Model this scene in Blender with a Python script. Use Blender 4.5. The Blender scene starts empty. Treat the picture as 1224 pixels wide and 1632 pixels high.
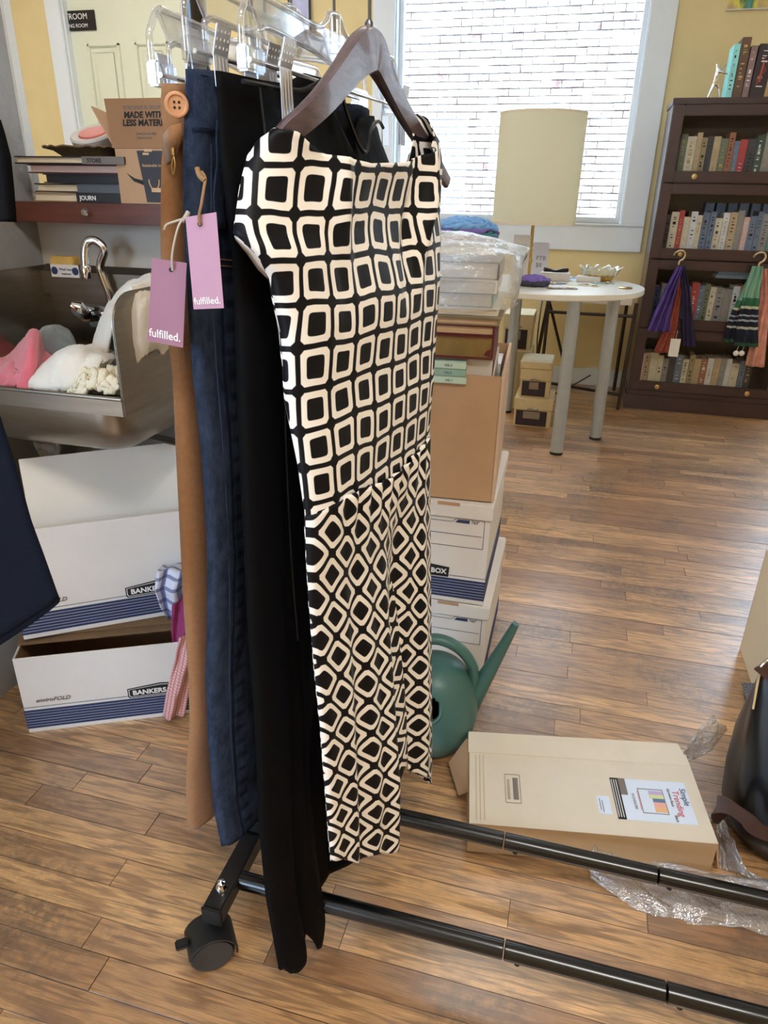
import bpy, bmesh, math, random
from mathutils import Vector, Matrix, noise
from math import sin, cos, pi, radians, sqrt, atan2, tan
random.seed(7)
SC = bpy.context.scene
COL = SC.collection

# ------------------------------------------------------------------ camera
F_PX, PITCH, ROLL, YAW, EYE = 1126.65, radians(24.114), radians(1.104), radians(14.648), 1.15
fw = Vector((-sin(YAW)*cos(PITCH), cos(YAW)*cos(PITCH), -sin(PITCH)))
rt0 = Vector((cos(YAW), sin(YAW), 0)); up0 = rt0.cross(fw)
rt = cos(ROLL)*rt0 + sin(ROLL)*up0
up = -sin(ROLL)*rt0 + cos(ROLL)*up0
cam = bpy.data.cameras.new('camera'); camo = bpy.data.objects.new('camera', cam); COL.objects.link(camo)
cam.sensor_fit = 'VERTICAL'; cam.sensor_height = 36; cam.lens = 36*F_PX/1632; cam.clip_start = .02
M = Matrix((rt, up, -fw)).transposed().to_4x4(); M.translation = (0, 0, EYE); camo.matrix_world = M
SC.camera = camo

# ------------------------------------------------------------------ world, sun, added fill lights, exposure
W = bpy.data.worlds.new('sky'); SC.world = W; W.use_nodes = True
bg = W.node_tree.nodes['Background']; bg.inputs[0].default_value = (.50, .72, 1, 1); bg.inputs[1].default_value = 13.0
sd = bpy.data.lights.new('sun', 'SUN'); sd.energy = 10; sd.angle = radians(1); sd.color = (.97, .98, 1)
so = bpy.data.objects.new('sun', sd); COL.objects.link(so)
so.rotation_euler = Vector((.35, .62, -.75)).to_track_quat('-Z', 'Y').to_euler()
def area(name, loc, tgt, sx, sy, e, c):
    d = bpy.data.lights.new(name, 'AREA'); d.shape = 'RECTANGLE'; d.size = sx; d.size_y = sy; d.energy = e; d.color = c
    o = bpy.data.objects.new(name, d); COL.objects.link(o); o.location = loc
    o.rotation_euler = (Vector(tgt)-Vector(loc)).to_track_quat('-Z', 'Y').to_euler(); return o
area('added_ceiling_fill', (.6, -.5, 2.93), (.6, -.5, 0), 1.2, .6, 50, (1, .95, .89))  # unseen ceiling lamps, added as warm fill for the room
area('added_ceiling_fill', (-.5, 2.8, 2.93), (-.5, 2.8, 0), 1.2, .6, 8, (1, .96, .9))
area('added_ceiling_fill', (-2.7, 3.6, 2.93), (-2.7, 3.6, 0), 1.2, .6, 24, (1, .94, .86))
VS = SC.view_settings; VS.view_transform = 'Standard'; VS.look = 'None'; VS.gamma = 1; VS.use_curve_mapping = False
VS.exposure = 0.25

# ------------------------------------------------------------------ pixel -> point in the place
def ray(x, y): return fw*F_PX + rt*(x-612) - up*(y-816)
def fl(x, y, z=0.):
    d = ray(x, y); t = (z-EYE)/d.z; return Vector((0, 0, EYE))+d*t
def P(x, y, Y):
    d = ray(x, y); return Vector((0, 0, EYE))+d*(Y/d.y)
def pr(p):
    q = Vector(p)-Vector((0, 0, EYE)); z = q.dot(fw)
    if z < 1e-3: return (-9999, -9999, z)
    return (612+F_PX*q.dot(rt)/z, 816-F_PX*q.dot(up)/z, z)

# ------------------------------------------------------------------ materials
def lin(c):
    return tuple((v/255/12.92 if v/255 <= .04045 else ((v/255+.055)/1.055)**2.4) for v in c)+(1,)
MATS = {}
def nt(name):
    m = bpy.data.materials.new(name); m.use_nodes = True
    return m, m.node_tree, m.node_tree.nodes['Principled BSDF']
def mth(t, op, a, b=None, c=None):
    n = t.nodes.new('ShaderNodeMath'); n.operation = op
    for i, v in enumerate((a, b, c)):
        if v is None: continue
        if isinstance(v, (int, float)): n.inputs[i].default_value = v
        else: t.links.new(v, n.inputs[i])
    return n.outputs[0]
def mixc(t, fac, a, b, mode='MIX'):
    n = t.nodes.new('ShaderNodeMix'); n.data_type = 'RGBA'; n.blend_type = mode
    for i, v in ((0, fac), (6, a), (7, b)):
        if isinstance(v, (int, float)): n.inputs[i].default_value = v
        elif isinstance(v, tuple): n.inputs[i].default_value = v
        else: t.links.new(v, n.inputs[i])
    return n.outputs[2]
def noi(t, vec, scale, detail=3, rough=.5):
    n = t.nodes.new('ShaderNodeTexNoise'); n.inputs['Scale'].default_value = scale
    n.inputs['Detail'].default_value = detail; n.inputs['Roughness'].default_value = rough
    if vec is not None: t.links.new(vec, n.inputs['Vector'])
    return n.outputs[0]
def maprange(t, v, a, b, c=0., d=1.):
    n = t.nodes.new('ShaderNodeMapRange'); t.links.new(v, n.inputs[0])
    for i, q in enumerate((a, b, c, d)): n.inputs[i+1].default_value = q
    return n.outputs[0]
def objco(t, scale=(1, 1, 1)):
    c = t.nodes.new('ShaderNodeNewGeometry'); m = t.nodes.new('ShaderNodeVectorMath'); m.operation = 'MULTIPLY'
    t.links.new(c.outputs['Position'], m.inputs[0]); m.inputs[1].default_value = scale; return m.outputs[0]
def uvco(t, scale=(1, 1, 1)):
    c = t.nodes.new('ShaderNodeUVMap'); m = t.nodes.new('ShaderNodeVectorMath'); m.operation = 'MULTIPLY'
    t.links.new(c.outputs[0], m.inputs[0]); m.inputs[1].default_value = scale; return m.outputs[0]
def bump(t, b, h, strength=.3, dist=.002):
    n = t.nodes.new('ShaderNodeBump'); n.inputs['Strength'].default_value = strength; n.inputs['Distance'].default_value = dist
    t.links.new(h, n.inputs['Height']); t.links.new(n.outputs[0], b.inputs['Normal'])
def mat(name, col, rough=.5, metal=0., var=.08, scale=30, bmp=0., bscale=None, coat=0., spec=.5, aniso=None, sheen=0., stretch=(1, 1, 1)):
    if name in MATS: return MATS[name]
    m, t, b = nt(name)
    b.inputs['Roughness'].default_value = rough; b.inputs['Metallic'].default_value = metal
    b.inputs['Coat Weight'].default_value = coat; b.inputs['Specular IOR Level'].default_value = spec; b.inputs['Sheen Weight'].default_value = sheen
    c = lin(col); v = objco(t, stretch); n = noi(t, v, scale, 4, .6)
    lo = tuple(x*(1-var) for x in c[:3])+(1,); hi = tuple(min(1, x*(1+var)) for x in c[:3])+(1,)
    t.links.new(mixc(t, maprange(t, n, .3, .7), lo, hi), b.inputs['Base Color'])
    if bmp: bump(t, b, noi(t, v, bscale or scale*3, 4, .6), bmp)
    MATS[name] = m; return m
def clear(name, tint=(1, 1, 1, 1), gloss=.18, rough=.08, bmp=0., haze=0., hcol=(.9, .92, .95, 1)):
    if name in MATS: return MATS[name]
    m = bpy.data.materials.new(name); m.use_nodes = True; t = m.node_tree; t.nodes.clear()
    o = t.nodes.new('ShaderNodeOutputMaterial'); tr = t.nodes.new('ShaderNodeBsdfTransparent'); tr.inputs[0].default_value = tint
    g = t.nodes.new('ShaderNodeBsdfGlossy'); g.inputs['Roughness'].default_value = rough
    lw = t.nodes.new('ShaderNodeLayerWeight'); lw.inputs[0].default_value = .35
    f = mth(t, 'ADD', mth(t, 'MULTIPLY', lw.outputs['Facing'], .55), gloss); f = mth(t, 'MINIMUM', f, .9)
    mx = t.nodes.new('ShaderNodeMixShader'); t.links.new(f, mx.inputs[0]); t.links.new(tr.outputs[0], mx.inputs[1]); t.links.new(g.outputs[0], mx.inputs[2])
    last = mx.outputs[0]
    if haze:
        df = t.nodes.new('ShaderNodeBsdfDiffuse'); df.inputs[0].default_value = hcol; m2 = t.nodes.new('ShaderNodeMixShader')
        m2.inputs[0].default_value = haze; t.links.new(last, m2.inputs[1]); t.links.new(df.outputs[0], m2.inputs[2]); last = m2.outputs[0]
    if bmp:
        n = t.nodes.new('ShaderNodeBump'); n.inputs['Strength'].default_value = bmp; n.inputs['Distance'].default_value = .01
        t.links.new(noi(t, objco(t), 28, 4, .7), n.inputs['Height']); t.links.new(n.outputs[0], g.inputs['Normal']); t.links.new(n.outputs[0], lw.inputs['Normal'])
    t.links.new(last, o.inputs[0]); MATS[name] = m; return m

def floor_mat():
    m, t, b = nt('worn_oak')
    uv = uvco(t); at = t.nodes.new('ShaderNodeAttribute'); at.attribute_name = 'tone'; tone = at.outputs['Fac']
    wv = objco(t)
    s1 = t.nodes.new('ShaderNodeVectorMath'); s1.operation = 'MULTIPLY'; t.links.new(uv, s1.inputs[0]); s1.inputs[1].default_value = (1.6, 15, 1)
    g1 = noi(t, s1.outputs[0], 1.6, 3, .55)
    rings = mth(t, 'SINE', mth(t, 'MULTIPLY', g1, 44))          # cathedral grain
    rings = maprange(t, rings, -.2, 1)
    s2 = t.nodes.new('ShaderNodeVectorMath'); s2.operation = 'MULTIPLY'; t.links.new(uv, s2.inputs[0]); s2.inputs[1].default_value = (14, 420, 1)
    pores = maprange(t, noi(t, s2.outputs[0], 1.0, 4, .7), .42, .68)
    base = mixc(t, tone, lin((176, 126, 80)), lin((250, 196, 132)))
    base = mixc(t, mth(t, 'MULTIPLY', rings, .60), base, lin((112, 70, 38)))
    base = mixc(t, mth(t, 'MULTIPLY', pores, .55), base, lin((92, 62, 38)))
    # worn grey-brown patches: dirt that has soaked into some boards
    wear = noi(t, wv, 2.6, 5, .62); fine = noi(t, wv, 60, 4, .75)
    w = mth(t, 'MULTIPLY', maprange(t, wear, .46, .60), maprange(t, fine, .35, .62))
    w2 = mth(t, 'MULTIPLY', w, maprange(t, tone, 1.0, .25, .25, 1.0))
    base = mixc(t, mth(t, 'MULTIPLY', w2, .9), base, lin((70, 60, 52)))
    blot = maprange(t, noi(t, wv, 9, 4, .6), .60, .72)
    base = mixc(t, mth(t, 'MULTIPLY', blot, .45), base, lin((78, 60, 46)))
    hf = maprange(t, noi(t, objco(t, (4, 22, 1)), 3.0, 4, .6), .40, .62)
    base = mixc(t, mth(t, 'MULTIPLY', hf, .30), base, lin((112, 80, 54)))
    t.links.new(base, b.inputs['Base Color'])
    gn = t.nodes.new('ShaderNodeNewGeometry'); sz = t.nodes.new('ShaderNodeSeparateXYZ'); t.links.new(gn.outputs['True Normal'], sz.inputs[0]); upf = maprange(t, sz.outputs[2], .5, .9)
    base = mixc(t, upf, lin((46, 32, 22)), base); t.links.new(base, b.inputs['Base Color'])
    t.links.new(upf, b.inputs['Coat Weight']); b.inputs['Specular IOR Level'].default_value = .25; b.inputs['Coat Roughness'].default_value = .30; b.inputs['Coat IOR'].default_value = 2.3
    t.links.new(maprange(t, w, 0, 1, .38, .6), b.inputs['Roughness'])
    h = mth(t, 'ADD', mth(t, 'MULTIPLY', pores, -.6), mth(t, 'MULTIPLY', noi(t, wv, 7, 3), 2.0))
    bump(t, b, h, .35, .0022); return m
def brick_mat():
    m, t, b = nt('whitewashed_brick'); at = t.nodes.new('ShaderNodeAttribute'); at.attribute_name = 'tone'
    v = objco(t); n = noi(t, v, 7, 5, .7)
    c = mixc(t, at.outputs['Fac'], lin((96, 70, 64)), lin((190, 176, 168)))
    c = mixc(t, maprange(t, n, .42, .62), c, lin((222, 216, 208))); t.links.new(c, b.inputs['Base Color'])
    b.inputs['Roughness'].default_value = .9; bump(t, b, noi(t, v, 40, 5, .7), .6, .01); return m
def dress_mat(name, diamond):
    m, t, b = nt(name); uv = uvco(t)
    wx = noi(t, uvco(t, (9, 9, 1)), 1, 2); sep = t.nodes.new('ShaderNodeSeparateXYZ'); t.links.new(uv, sep.inputs[0])
    wy = noi(t, uvco(t, (11, 7, 1)), 1.3, 2)
    x = mth(t, 'ADD', sep.outputs[0], mth(t, 'MULTIPLY', mth(t, 'SUBTRACT', wx, .5), .012))
    y = mth(t, 'ADD', sep.outputs[1], mth(t, 'MULTIPLY', mth(t, 'SUBTRACT', wy, .5), .012))
    C = .0405
    if diamond:
        C = .0400
        x, y = mth(t, 'MULTIPLY', mth(t, 'ADD', x, y), .7071), mth(t, 'MULTIPLY', mth(t, 'SUBTRACT', y, x), .7071)
    def cell(v): return mth(t, 'ABSOLUTE', mth(t, 'SUBTRACT', mth(t, 'FRACT', mth(t, 'ADD', mth(t, 'DIVIDE', v, C), 50.)), .5))
    ax, ay = cell(x), cell(y)
    p = 7
    d = mth(t, 'POWER', mth(t, 'ADD', mth(t, 'POWER', ax, p), mth(t, 'POWER', ay, p)), 1/p)
    d2 = mth(t, 'MAXIMUM', ax, ay)
    d2 = mth(t, 'MAXIMUM', d2, mth(t, 'ADD', mth(t, 'MULTIPLY', mth(t, 'ADD', ax, ay), .62), -.045))
    ring = mth(t, 'MULTIPLY', maprange(t, d, .262, .278), maprange(t, d2, .440, .424))
    c = mixc(t, ring, lin((11, 11, 17)), lin((242, 237, 230))); t.links.new(c, b.inputs['Base Color'])
    b.inputs['Roughness'].default_value = .5; b.inputs['Specular IOR Level'].default_value = .2
    bump(t, b, noi(t, uvco(t, (1500, 1500, 1)), 1, 2), .12, .0006); return m
def denim_mat():
    m, t, b = nt('denim'); uv = uvco(t)
    n = noi(t, uvco(t, (900, 900, 1)), 1, 2); s = t.nodes.new('ShaderNodeSeparateXYZ'); t.links.new(uv, s.inputs[0])
    tw = maprange(t, mth(t, 'SINE', mth(t, 'MULTIPLY', mth(t, 'ADD', s.outputs[0], s.outputs[1]), 4200)), -1, 1)
    fade = maprange(t, noi(t, uvco(t, (60, 22, 1)), 1, 5, .75), .38, .70)
    c = mixc(t, mth(t, 'MULTIPLY', fade, .6), lin((14, 17, 26)), lin((64, 76, 98)))
    c = mixc(t, mth(t, 'MULTIPLY', mth(t, 'MULTIPLY', tw, n), .45), c, lin((92, 112, 150))); b.inputs['Specular IOR Level'].default_value = .1
    seam = maprange(t, mth(t, 'ABSOLUTE', mth(t, 'SUBTRACT', s.outputs[0], .036)), .001, .0028, 1, 0)
    c = mixc(t, mth(t, 'MULTIPLY', seam, .8), c, lin((14, 20, 40)))
    puck = mth(t, 'MULTIPLY', maprange(t, mth(t, 'ABSOLUTE', mth(t, 'SUBTRACT', s.outputs[0], .048)), .004, .012, 1, 0), maprange(t, mth(t, 'SINE', mth(t, 'MULTIPLY', s.outputs[1], 260)), .1, .9))
    c = mixc(t, mth(t, 'MULTIPLY', puck, .6), c, lin((12, 17, 32)))
    t.links.new(c, b.inputs['Base Color']); b.inputs['Roughness'].default_value = .85
    bump(t, b, mth(t, 'ADD', tw, mth(t, 'MULTIPLY', puck, -3)), .4, .0006); return m
def plaid_mat(name, base, a, bcol, fx=60, fy=60):
    m, t, b = nt(name); uv = uvco(t); s = t.nodes.new('ShaderNodeSeparateXYZ'); t.links.new(uv, s.inputs[0])
    sx = maprange(t, mth(t, 'SINE', mth(t, 'MULTIPLY', s.outputs[0], 2*pi*fx)), .55, .65)
    sy = maprange(t, mth(t, 'SINE', mth(t, 'MULTIPLY', s.outputs[1], 2*pi*fy)), .55, .65)
    c = mixc(t, mth(t, 'MULTIPLY', sx, .8), lin(base), lin(a)); c = mixc(t, mth(t, 'MULTIPLY', sy, .7), c, lin(bcol))
    t.links.new(c, b.inputs['Base Color']); b.inputs['Roughness'].default_value = .85; return m

# ------------------------------------------------------------------ mesh builder
OFF = {}
class MB:
    def __init__(s): s.v = []; s.f = []; s.mi = []; s.uv = []; s.M = Matrix(); s.m = 0
    def add(s, vs, fs, uvs=None, m=None):
        o = len(s.v); s.v += [tuple(s.M @ Vector(p)) for p in vs]
        for k, f in enumerate(fs):
            s.f.append(tuple(o+i for i in f)); s.mi.append(s.m if m is None else m)
            s.uv.append([uvs[i] for i in f] if uvs else None)
        return s
    def box(s, x0, y0, z0, x1, y1, z1, m=None):
        vs = [(x0, y0, z0), (x1, y0, z0), (x1, y1, z0), (x0, y1, z0), (x0, y0, z1), (x1, y0, z1), (x1, y1, z1), (x0, y1, z1)]
        return s.add(vs, [(0, 3, 2, 1), (4, 5, 6, 7), (0, 1, 5, 4), (1, 2, 6, 5), (2, 3, 7, 6), (3, 0, 4, 7)], m=m)
    def hexa(s, p, m=None):     # 8 points: bottom ring, top ring
        return s.add(p, [(0, 3, 2, 1), (4, 5, 6, 7), (0, 1, 5, 4), (1, 2, 6, 5), (2, 3, 7, 6), (3, 0, 4, 7)], m=m)
    def quadslab(s, a, b, c, d, th, m=None):
        a, b, c, d = map(Vector, (a, b, c, d)); n = (b-a).cross(d-a).normalized()*th
        return s.hexa([a, b, c, d, a+n, b+n, c+n, d+n], m)
    def tube(s, pts, r, n=12, m=None, cap=True, flat=1., upv=None):
        pts = [Vector(p) for p in pts]; rs = r if isinstance(r, (list, tuple)) else [r]*len(pts)
        vs = []; fs = []; prev = None
        for i, p in enumerate(pts):
            d = (pts[min(i+1, len(pts)-1)]-pts[max(i-1, 0)]).normalized()
            if upv is not None: u = Vector(upv)
            elif prev is None: u = Vector((0, 0, 1)) if abs(d.z) < .9 else Vector((1, 0, 0))
            else: u = prev
            a = d.cross(u).normalized(); u = a.cross(d).normalized(); prev = u
            for k in range(n):
                t = 2*pi*k/n; vs.append(p+(a*cos(t)*flat+u*sin(t))*rs[i])
        for i in range(len(pts)-1):
            for k in range(n):
                fs.append((i*n+k, i*n+(k+1) % n, (i+1)*n+(k+1) % n, (i+1)*n+k))
        if cap: fs.append(tuple(range(n-1, -1, -1))); fs.append(tuple((len(pts)-1)*n+k for k in range(n)))
        return s.add(vs, fs, m=m)
    def lathe(s, prof, c=(0, 0, 0), n=32, m=None, ax=None):
        vs = []; fs = []; c = Vector(c); R = Vector((0, 0, 1)).rotation_difference(Vector(ax)).to_matrix() if ax else Matrix.Identity(3)
        for (r, z) in prof:
            for k in range(n):
                t = 2*pi*k/n; vs.append(c+R @ Vector((r*cos(t), r*sin(t), z)))
        for i in range(len(prof)-1):
            for k in range(n): fs.append((i*n+k, i*n+(k+1) % n, (i+1)*n+(k+1) % n, (i+1)*n+k))
        if prof[0][0] > 1e-5: fs.append(tuple(range(n-1, -1, -1)))
        if prof[-1][0] > 1e-5: fs.append(tuple((len(prof)-1)*n+k for k in range(n)))
        return s.add(vs, fs, m=m)
    def grid(s, G, uv=None, closed=False, m=None):
        h = len(G); w = len(G[0]); vs = [p for r in G for p in r]; fs = []
        for i in range(h-1):
            for j in range(w if closed else w-1):
                fs.append((i*w+j, i*w+(j+1) % w, (i+1)*w+(j+1) % w, (i+1)*w+j))
        return s.add(vs, fs, [q for r in uv for q in r] if uv else None, m)
    def prism(s, poly, th, m=None):     # poly: 3-D points of a flat outline
        p = [Vector(q) for q in poly]; n = Vector((0, 0, 0))
        for i in range(len(p)): n += (p[i]-p[0]).cross(p[(i+1) % len(p)]-p[0])
        n.normalize(); k = len(p); vs = p+[q+n*th for q in p]
        return s.add(vs, [tuple(range(k-1, -1, -1)), tuple(range(k, 2*k))]+[(i, (i+1) % k, k+(i+1) % k, k+i) for i in range(k)], m=m)
    def build(s, name, mats, parent=None, bevel=0, smooth=40, label=None, kind=None, tones=None, solid=0, sub=0):
        off = OFF.get(parent.name, Vector()) if parent else Vector()
        me = bpy.data.meshes.new(name); me.from_pydata([tuple(Vector(v)-off) for v in s.v], [], s.f)
        mats = mats if isinstance(mats, (list, tuple)) else [mats]
        for q in mats: me.materials.append(q)
        me.polygons.foreach_set('material_index', s.mi)
        if any(u is not None for u in s.uv):
            ul = me.uv_layers.new(name='UVMap'); flat = []
            for f, u in zip(s.f, s.uv):
                for k in range(len(f)): flat += list(u[k]) if u else [0, 0]
            ul.data.foreach_set('uv', flat)
        if tones is not None:
            a = me.attributes.new('tone', 'FLOAT', 'FACE'); a.data.foreach_set('value', tones)
        if bevel:
            bm = bmesh.new(); bm.from_mesh(me)
            es = [e for e in bm.edges if len(e.link_faces) == 2 and e.calc_face_angle(0) > radians(35)]
            bmesh.ops.bevel(bm, geom=es, offset=bevel, segments=2, affect='EDGES', clamp_overlap=True)
            bm.to_mesh(me); bm.free()
        me.validate()
        if smooth: me.shade_smooth(); me.set_sharp_from_angle(angle=radians(smooth))
        o = bpy.data.objects.new(name, me); COL.objects.link(o)
        if parent: o.parent = parent
        OFF[o.name] = off
        if label: o['label'] = label
        if kind: o['kind'] = kind
        if solid:
            md = o.modifiers.new('thickness', 'SOLIDIFY'); md.thickness = solid; md.offset = 0
        if sub:
            md = o.modifiers.new('subdiv', 'SUBSURF'); md.levels = sub; md.render_levels = sub
        return o
def thing(name, label, cat, loc, group=None):
    o = bpy.data.objects.new(name, None); COL.objects.link(o); o.location = loc; o.empty_display_size = .05
    o['label'] = label; o['category'] = cat
    if group: o['group'] = group
    OFF[o.name] = Vector(loc); return o
def tag(o, label, cat, group=None):
    o['label'] = label; o['category'] = cat
    if group: o['group'] = group
    return o
def B(x0, y0, z0, x1, y1, z1): return MB().box(x0, y0, z0, x1, y1, z1)
def text(s, size, org, ex, ey, m, parent, name='lettering', label=None, bold=0., shear=0., sx=1., th=.0003, align='LEFT'):
    cu = bpy.data.curves.new(name, 'FONT'); cu.body = s; cu.size = size; cu.offset = bold*size; cu.shear = shear; cu.align_x = align
    cu.extrude = th; cu.resolution_u = 3
    to = bpy.data.objects.new(name+'_src', cu); COL.objects.link(to)
    me = bpy.data.meshes.new_from_object(to.evaluated_get(bpy.context.evaluated_depsgraph_get()))
    bpy.data.objects.remove(to)
    ex = Vector(ex).normalized(); ey = Vector(ey); ey = (ey-ex*ey.dot(ex)).normalized(); n = ex.cross(ey)
    off = OFF.get(parent.name, Vector()); R = Matrix((ex*sx, ey, n)).transposed().to_4x4(); R.translation = Vector(org)-off
    me.transform(R); me.materials.clear(); me.materials.append(m)
    o = bpy.data.objects.new(name, me); COL.objects.link(o); o.parent = parent; OFF[o.name] = off
    if label: o['label'] = label
    return o
def interp(tab, z):     # tab sorted by key ascending
    if z <= tab[0][0]: return tab[0][1]
    for (a, u), (b, v) in zip(tab, tab[1:]):
        if z <= b: return u+(v-u)*(z-a)/(b-a)
    return tab[-1][1]
def rotz(c, a):
    return Matrix.Translation(Vector(c)) @ Matrix.Rotation(a, 4, 'Z')
def fbm(x, y, z=0): return noise.fractal(Vector((x, y, z)), .9, 2., 4)
ORD = ['leftmost', 'second', 'third', 'fourth', 'fifth', 'sixth', 'seventh', 'eighth', 'ninth', 'tenth', 'eleventh', 'twelfth', 'thirteenth', 'fourteenth', 'fifteenth', 'sixteenth', 'seventeenth', 'eighteenth', 'nineteenth', 'twentieth']

def crv(pts, k=8):
    pts = [Vector(p) for p in pts]; o = []
    for i in range(len(pts)-1):
        p0, p1, p2, p3 = [pts[max(0, min(len(pts)-1, i+q))] for q in (-1, 0, 1, 2)]
        for j in range(k):
            u = j/k; o.append(.5*((2*p1)+(p2-p0)*u+(2*p0-5*p1+4*p2-p3)*u*u+(3*p1-p0-3*p2+p3)*u**3))
    return o+[pts[-1]]

# common materials
m_black = mat('black_enamel', (9, 9, 11), .26, coat=.25)
m_blackpl = mat('black_plastic', (20, 20, 21), .45)
m_steel = mat('brushed_steel', (158, 150, 138), .34, 1., .10, 8, .05, 120, stretch=(1, 1, 12))
m_chrome = mat('chrome', (225, 225, 228), .10, 1., .02)
m_brass = mat('brass', (190, 160, 105), .35, 1., .1)
m_card = mat('kraft_cardboard', (182, 146, 112), .85, var=.05, scale=14, bmp=.1)
m_cardin = mat('kraft_cardboard_inside', (150, 112, 80), .9, var=.05, scale=14)
m_white = mat('white_board', (222, 216, 210), .75, var=.03, scale=10)
m_cream = mat('cream_board', (226, 214, 188), .7, var=.03, scale=10)
m_ink = mat('black_ink', (22, 22, 24), .7, var=.02)
m_navyink = mat('navy_ink', (40, 56, 96), .7, var=.02)
m_whiteink = mat('white_ink', (238, 236, 234), .6, var=.02)
m_grayink = mat('grey_ink', (120, 112, 108), .7, var=.02)
m_paper = mat('book_pages', (214, 196, 166), .9, var=.10, scale=300, bmp=.25, bscale=500, stretch=(.02, .02, 1))
m_clear = clear('clear_plastic', (.96, .97, .98, 1), .10, .06, haze=.05)
m_film = clear('plastic_film', (.97, .98, 1, 1), .16, .14, bmp=.9, haze=.10, hcol=(.85, .9, 1, 1))
m_trim = mat('white_paint', (226, 232, 236), .4, var=.02, scale=6)
m_yellow = mat('yellow_wall_paint', (226, 204, 150), .75, var=.03, scale=5, bmp=.12, bscale=40)
m_mahog = mat('mahogany', (56, 34, 38), .35, var=.25, scale=6, coat=.3, stretch=(1, 1, 6))

# ------------------------------------------------------------------ SETTING
def struct(o): o['kind'] = 'structure'; return o
YW = 4.95
# floor
fm = floor_mat()
flo = struct(B(-4.3, -2.6, -.12, 2.9, YW, -.012).build('floor', mat('subfloor', (18, 12, 8), .95), smooth=0))
planks = []
Wd = .0572; k = 0; Y = -2.58
while Y < YW-.01:
    X = -4.28-random.random()*.9; y1 = min(Y+Wd, YW-.002)
    while X < 2.88:
        L = random.choice([.32, .45, .6, .75, .9, 1.1, 1.4])*random.uniform(.85, 1.1); a = max(X, -4.28); b = min(X+L, 2.88)
        if b-a > .04:
            # size on the picture
            big = 0
            for q in range(5):
                u = a+(b-a)*(q+.5)/5; px, py, z = pr((u, Y+Wd/2, 0))
                if z > .2 and -20 < px < 1244 and -20 < py < 1652: big += (b-a)/5*Wd/z**3
            planks.append((big, a, b, Y, y1))
        X += L
    Y += Wd
planks.sort(key=lambda q: -q[0])
def plank_mb(mb, a, b, y0, y1, tones):
    g = .00045; c = .0003; t = random.random(); u0 = random.random()*50; v0 = random.random()*30; dz = random.uniform(-.0005, .0003)
    x0, x1, q0, q1 = a+g, b-g, y0+g, y1-g
    vs = [(x0, q0, -.012), (x1, q0, -.012), (x1, q1, -.012), (x0, q1, -.012), (x0, q0, -c), (x1, q0, -c), (x1, q1, -c), (x0, q1, -c),
          (x0+c, q0+c, dz), (x1-c, q0+c, dz), (x1-c, q1-c, dz), (x0+c, q1-c, dz)]
    fs = [(0, 1, 5, 4), (1, 2, 6, 5), (2, 3, 7, 6), (3, 0, 4, 7), (4, 5, 9, 8), (5, 6, 10, 9), (6, 7, 11, 10), (7, 4, 8, 11), (8, 9, 10, 11)]
    mb.add(vs, fs, [(p[0]-a+u0, p[1]-y0+v0) for p in vs]); tones += [t]*len(fs)
for i, (s, a, b, y0, y1) in enumerate(planks[:299]):
    mb = MB(); tn = []; plank_mb(mb, a, b, y0, y1, tn); mb.build('plank', fm, flo, tones=tn, smooth=0)
mb = MB(); tn = []
for (s, a, b, y0, y1) in planks[299:]: plank_mb(mb, a, b, y0, y1, tn)
mb.build('planks_beyond', fm, flo, tones=tn, smooth=0, kind='stuff')

# window wall with its opening
WX0, WX1, WZ0, WZ1 = -1.28, .186, 1.014, 2.75
def wall_y(name, y0, y1, x0, x1, holes, m, H=3.0):
    mb = MB(); xs = sorted(set([x0, x1]+[h[0] for h in holes]+[h[1] for h in holes])); 
    for a, b in zip(xs, xs[1:]):
        hs = [h for h in holes if h[0] <= a and h[1] >= b]
        if not hs: mb.box(a, y0, 0, b, y1, H)
        else:
            h = hs[0]
            if h[2] > 0: mb.box(a, y0, 0, b, y1, h[2])
            mb.box(a, y0, h[3], b, y1, H)
    return struct(mb.build(name, m, smooth=0))
DX0, DX1 = -3.60, -2.70
wall_y('wall_back', YW, YW+.18, -4.45, 3.05, [(WX0, WX1, WZ0, WZ1), (1.34, 2.8, .9, 2.9), (DX0, DX1, 0, 2.5)], m_yellow)
struct(B(-4.45, -2.6, 0, -4.3, YW, 3).build('wall_left', m_yellow, smooth=0))
struct(B(2.9, -2.6, 0, 3.05, YW, 3).build('wall_right', m_yellow, smooth=0))
wall_y('wall_front', -2.75, -2.6, -4.45, 3.05, [(-3.4, -1.2, .9, 2.3)], m_yellow)
struct(B(-4.45, -2.75, 3, 3.05, YW+.18, 3.12).build('ceiling', mat('ceiling_paint', (236, 232, 224), .9), smooth=0))
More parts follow.
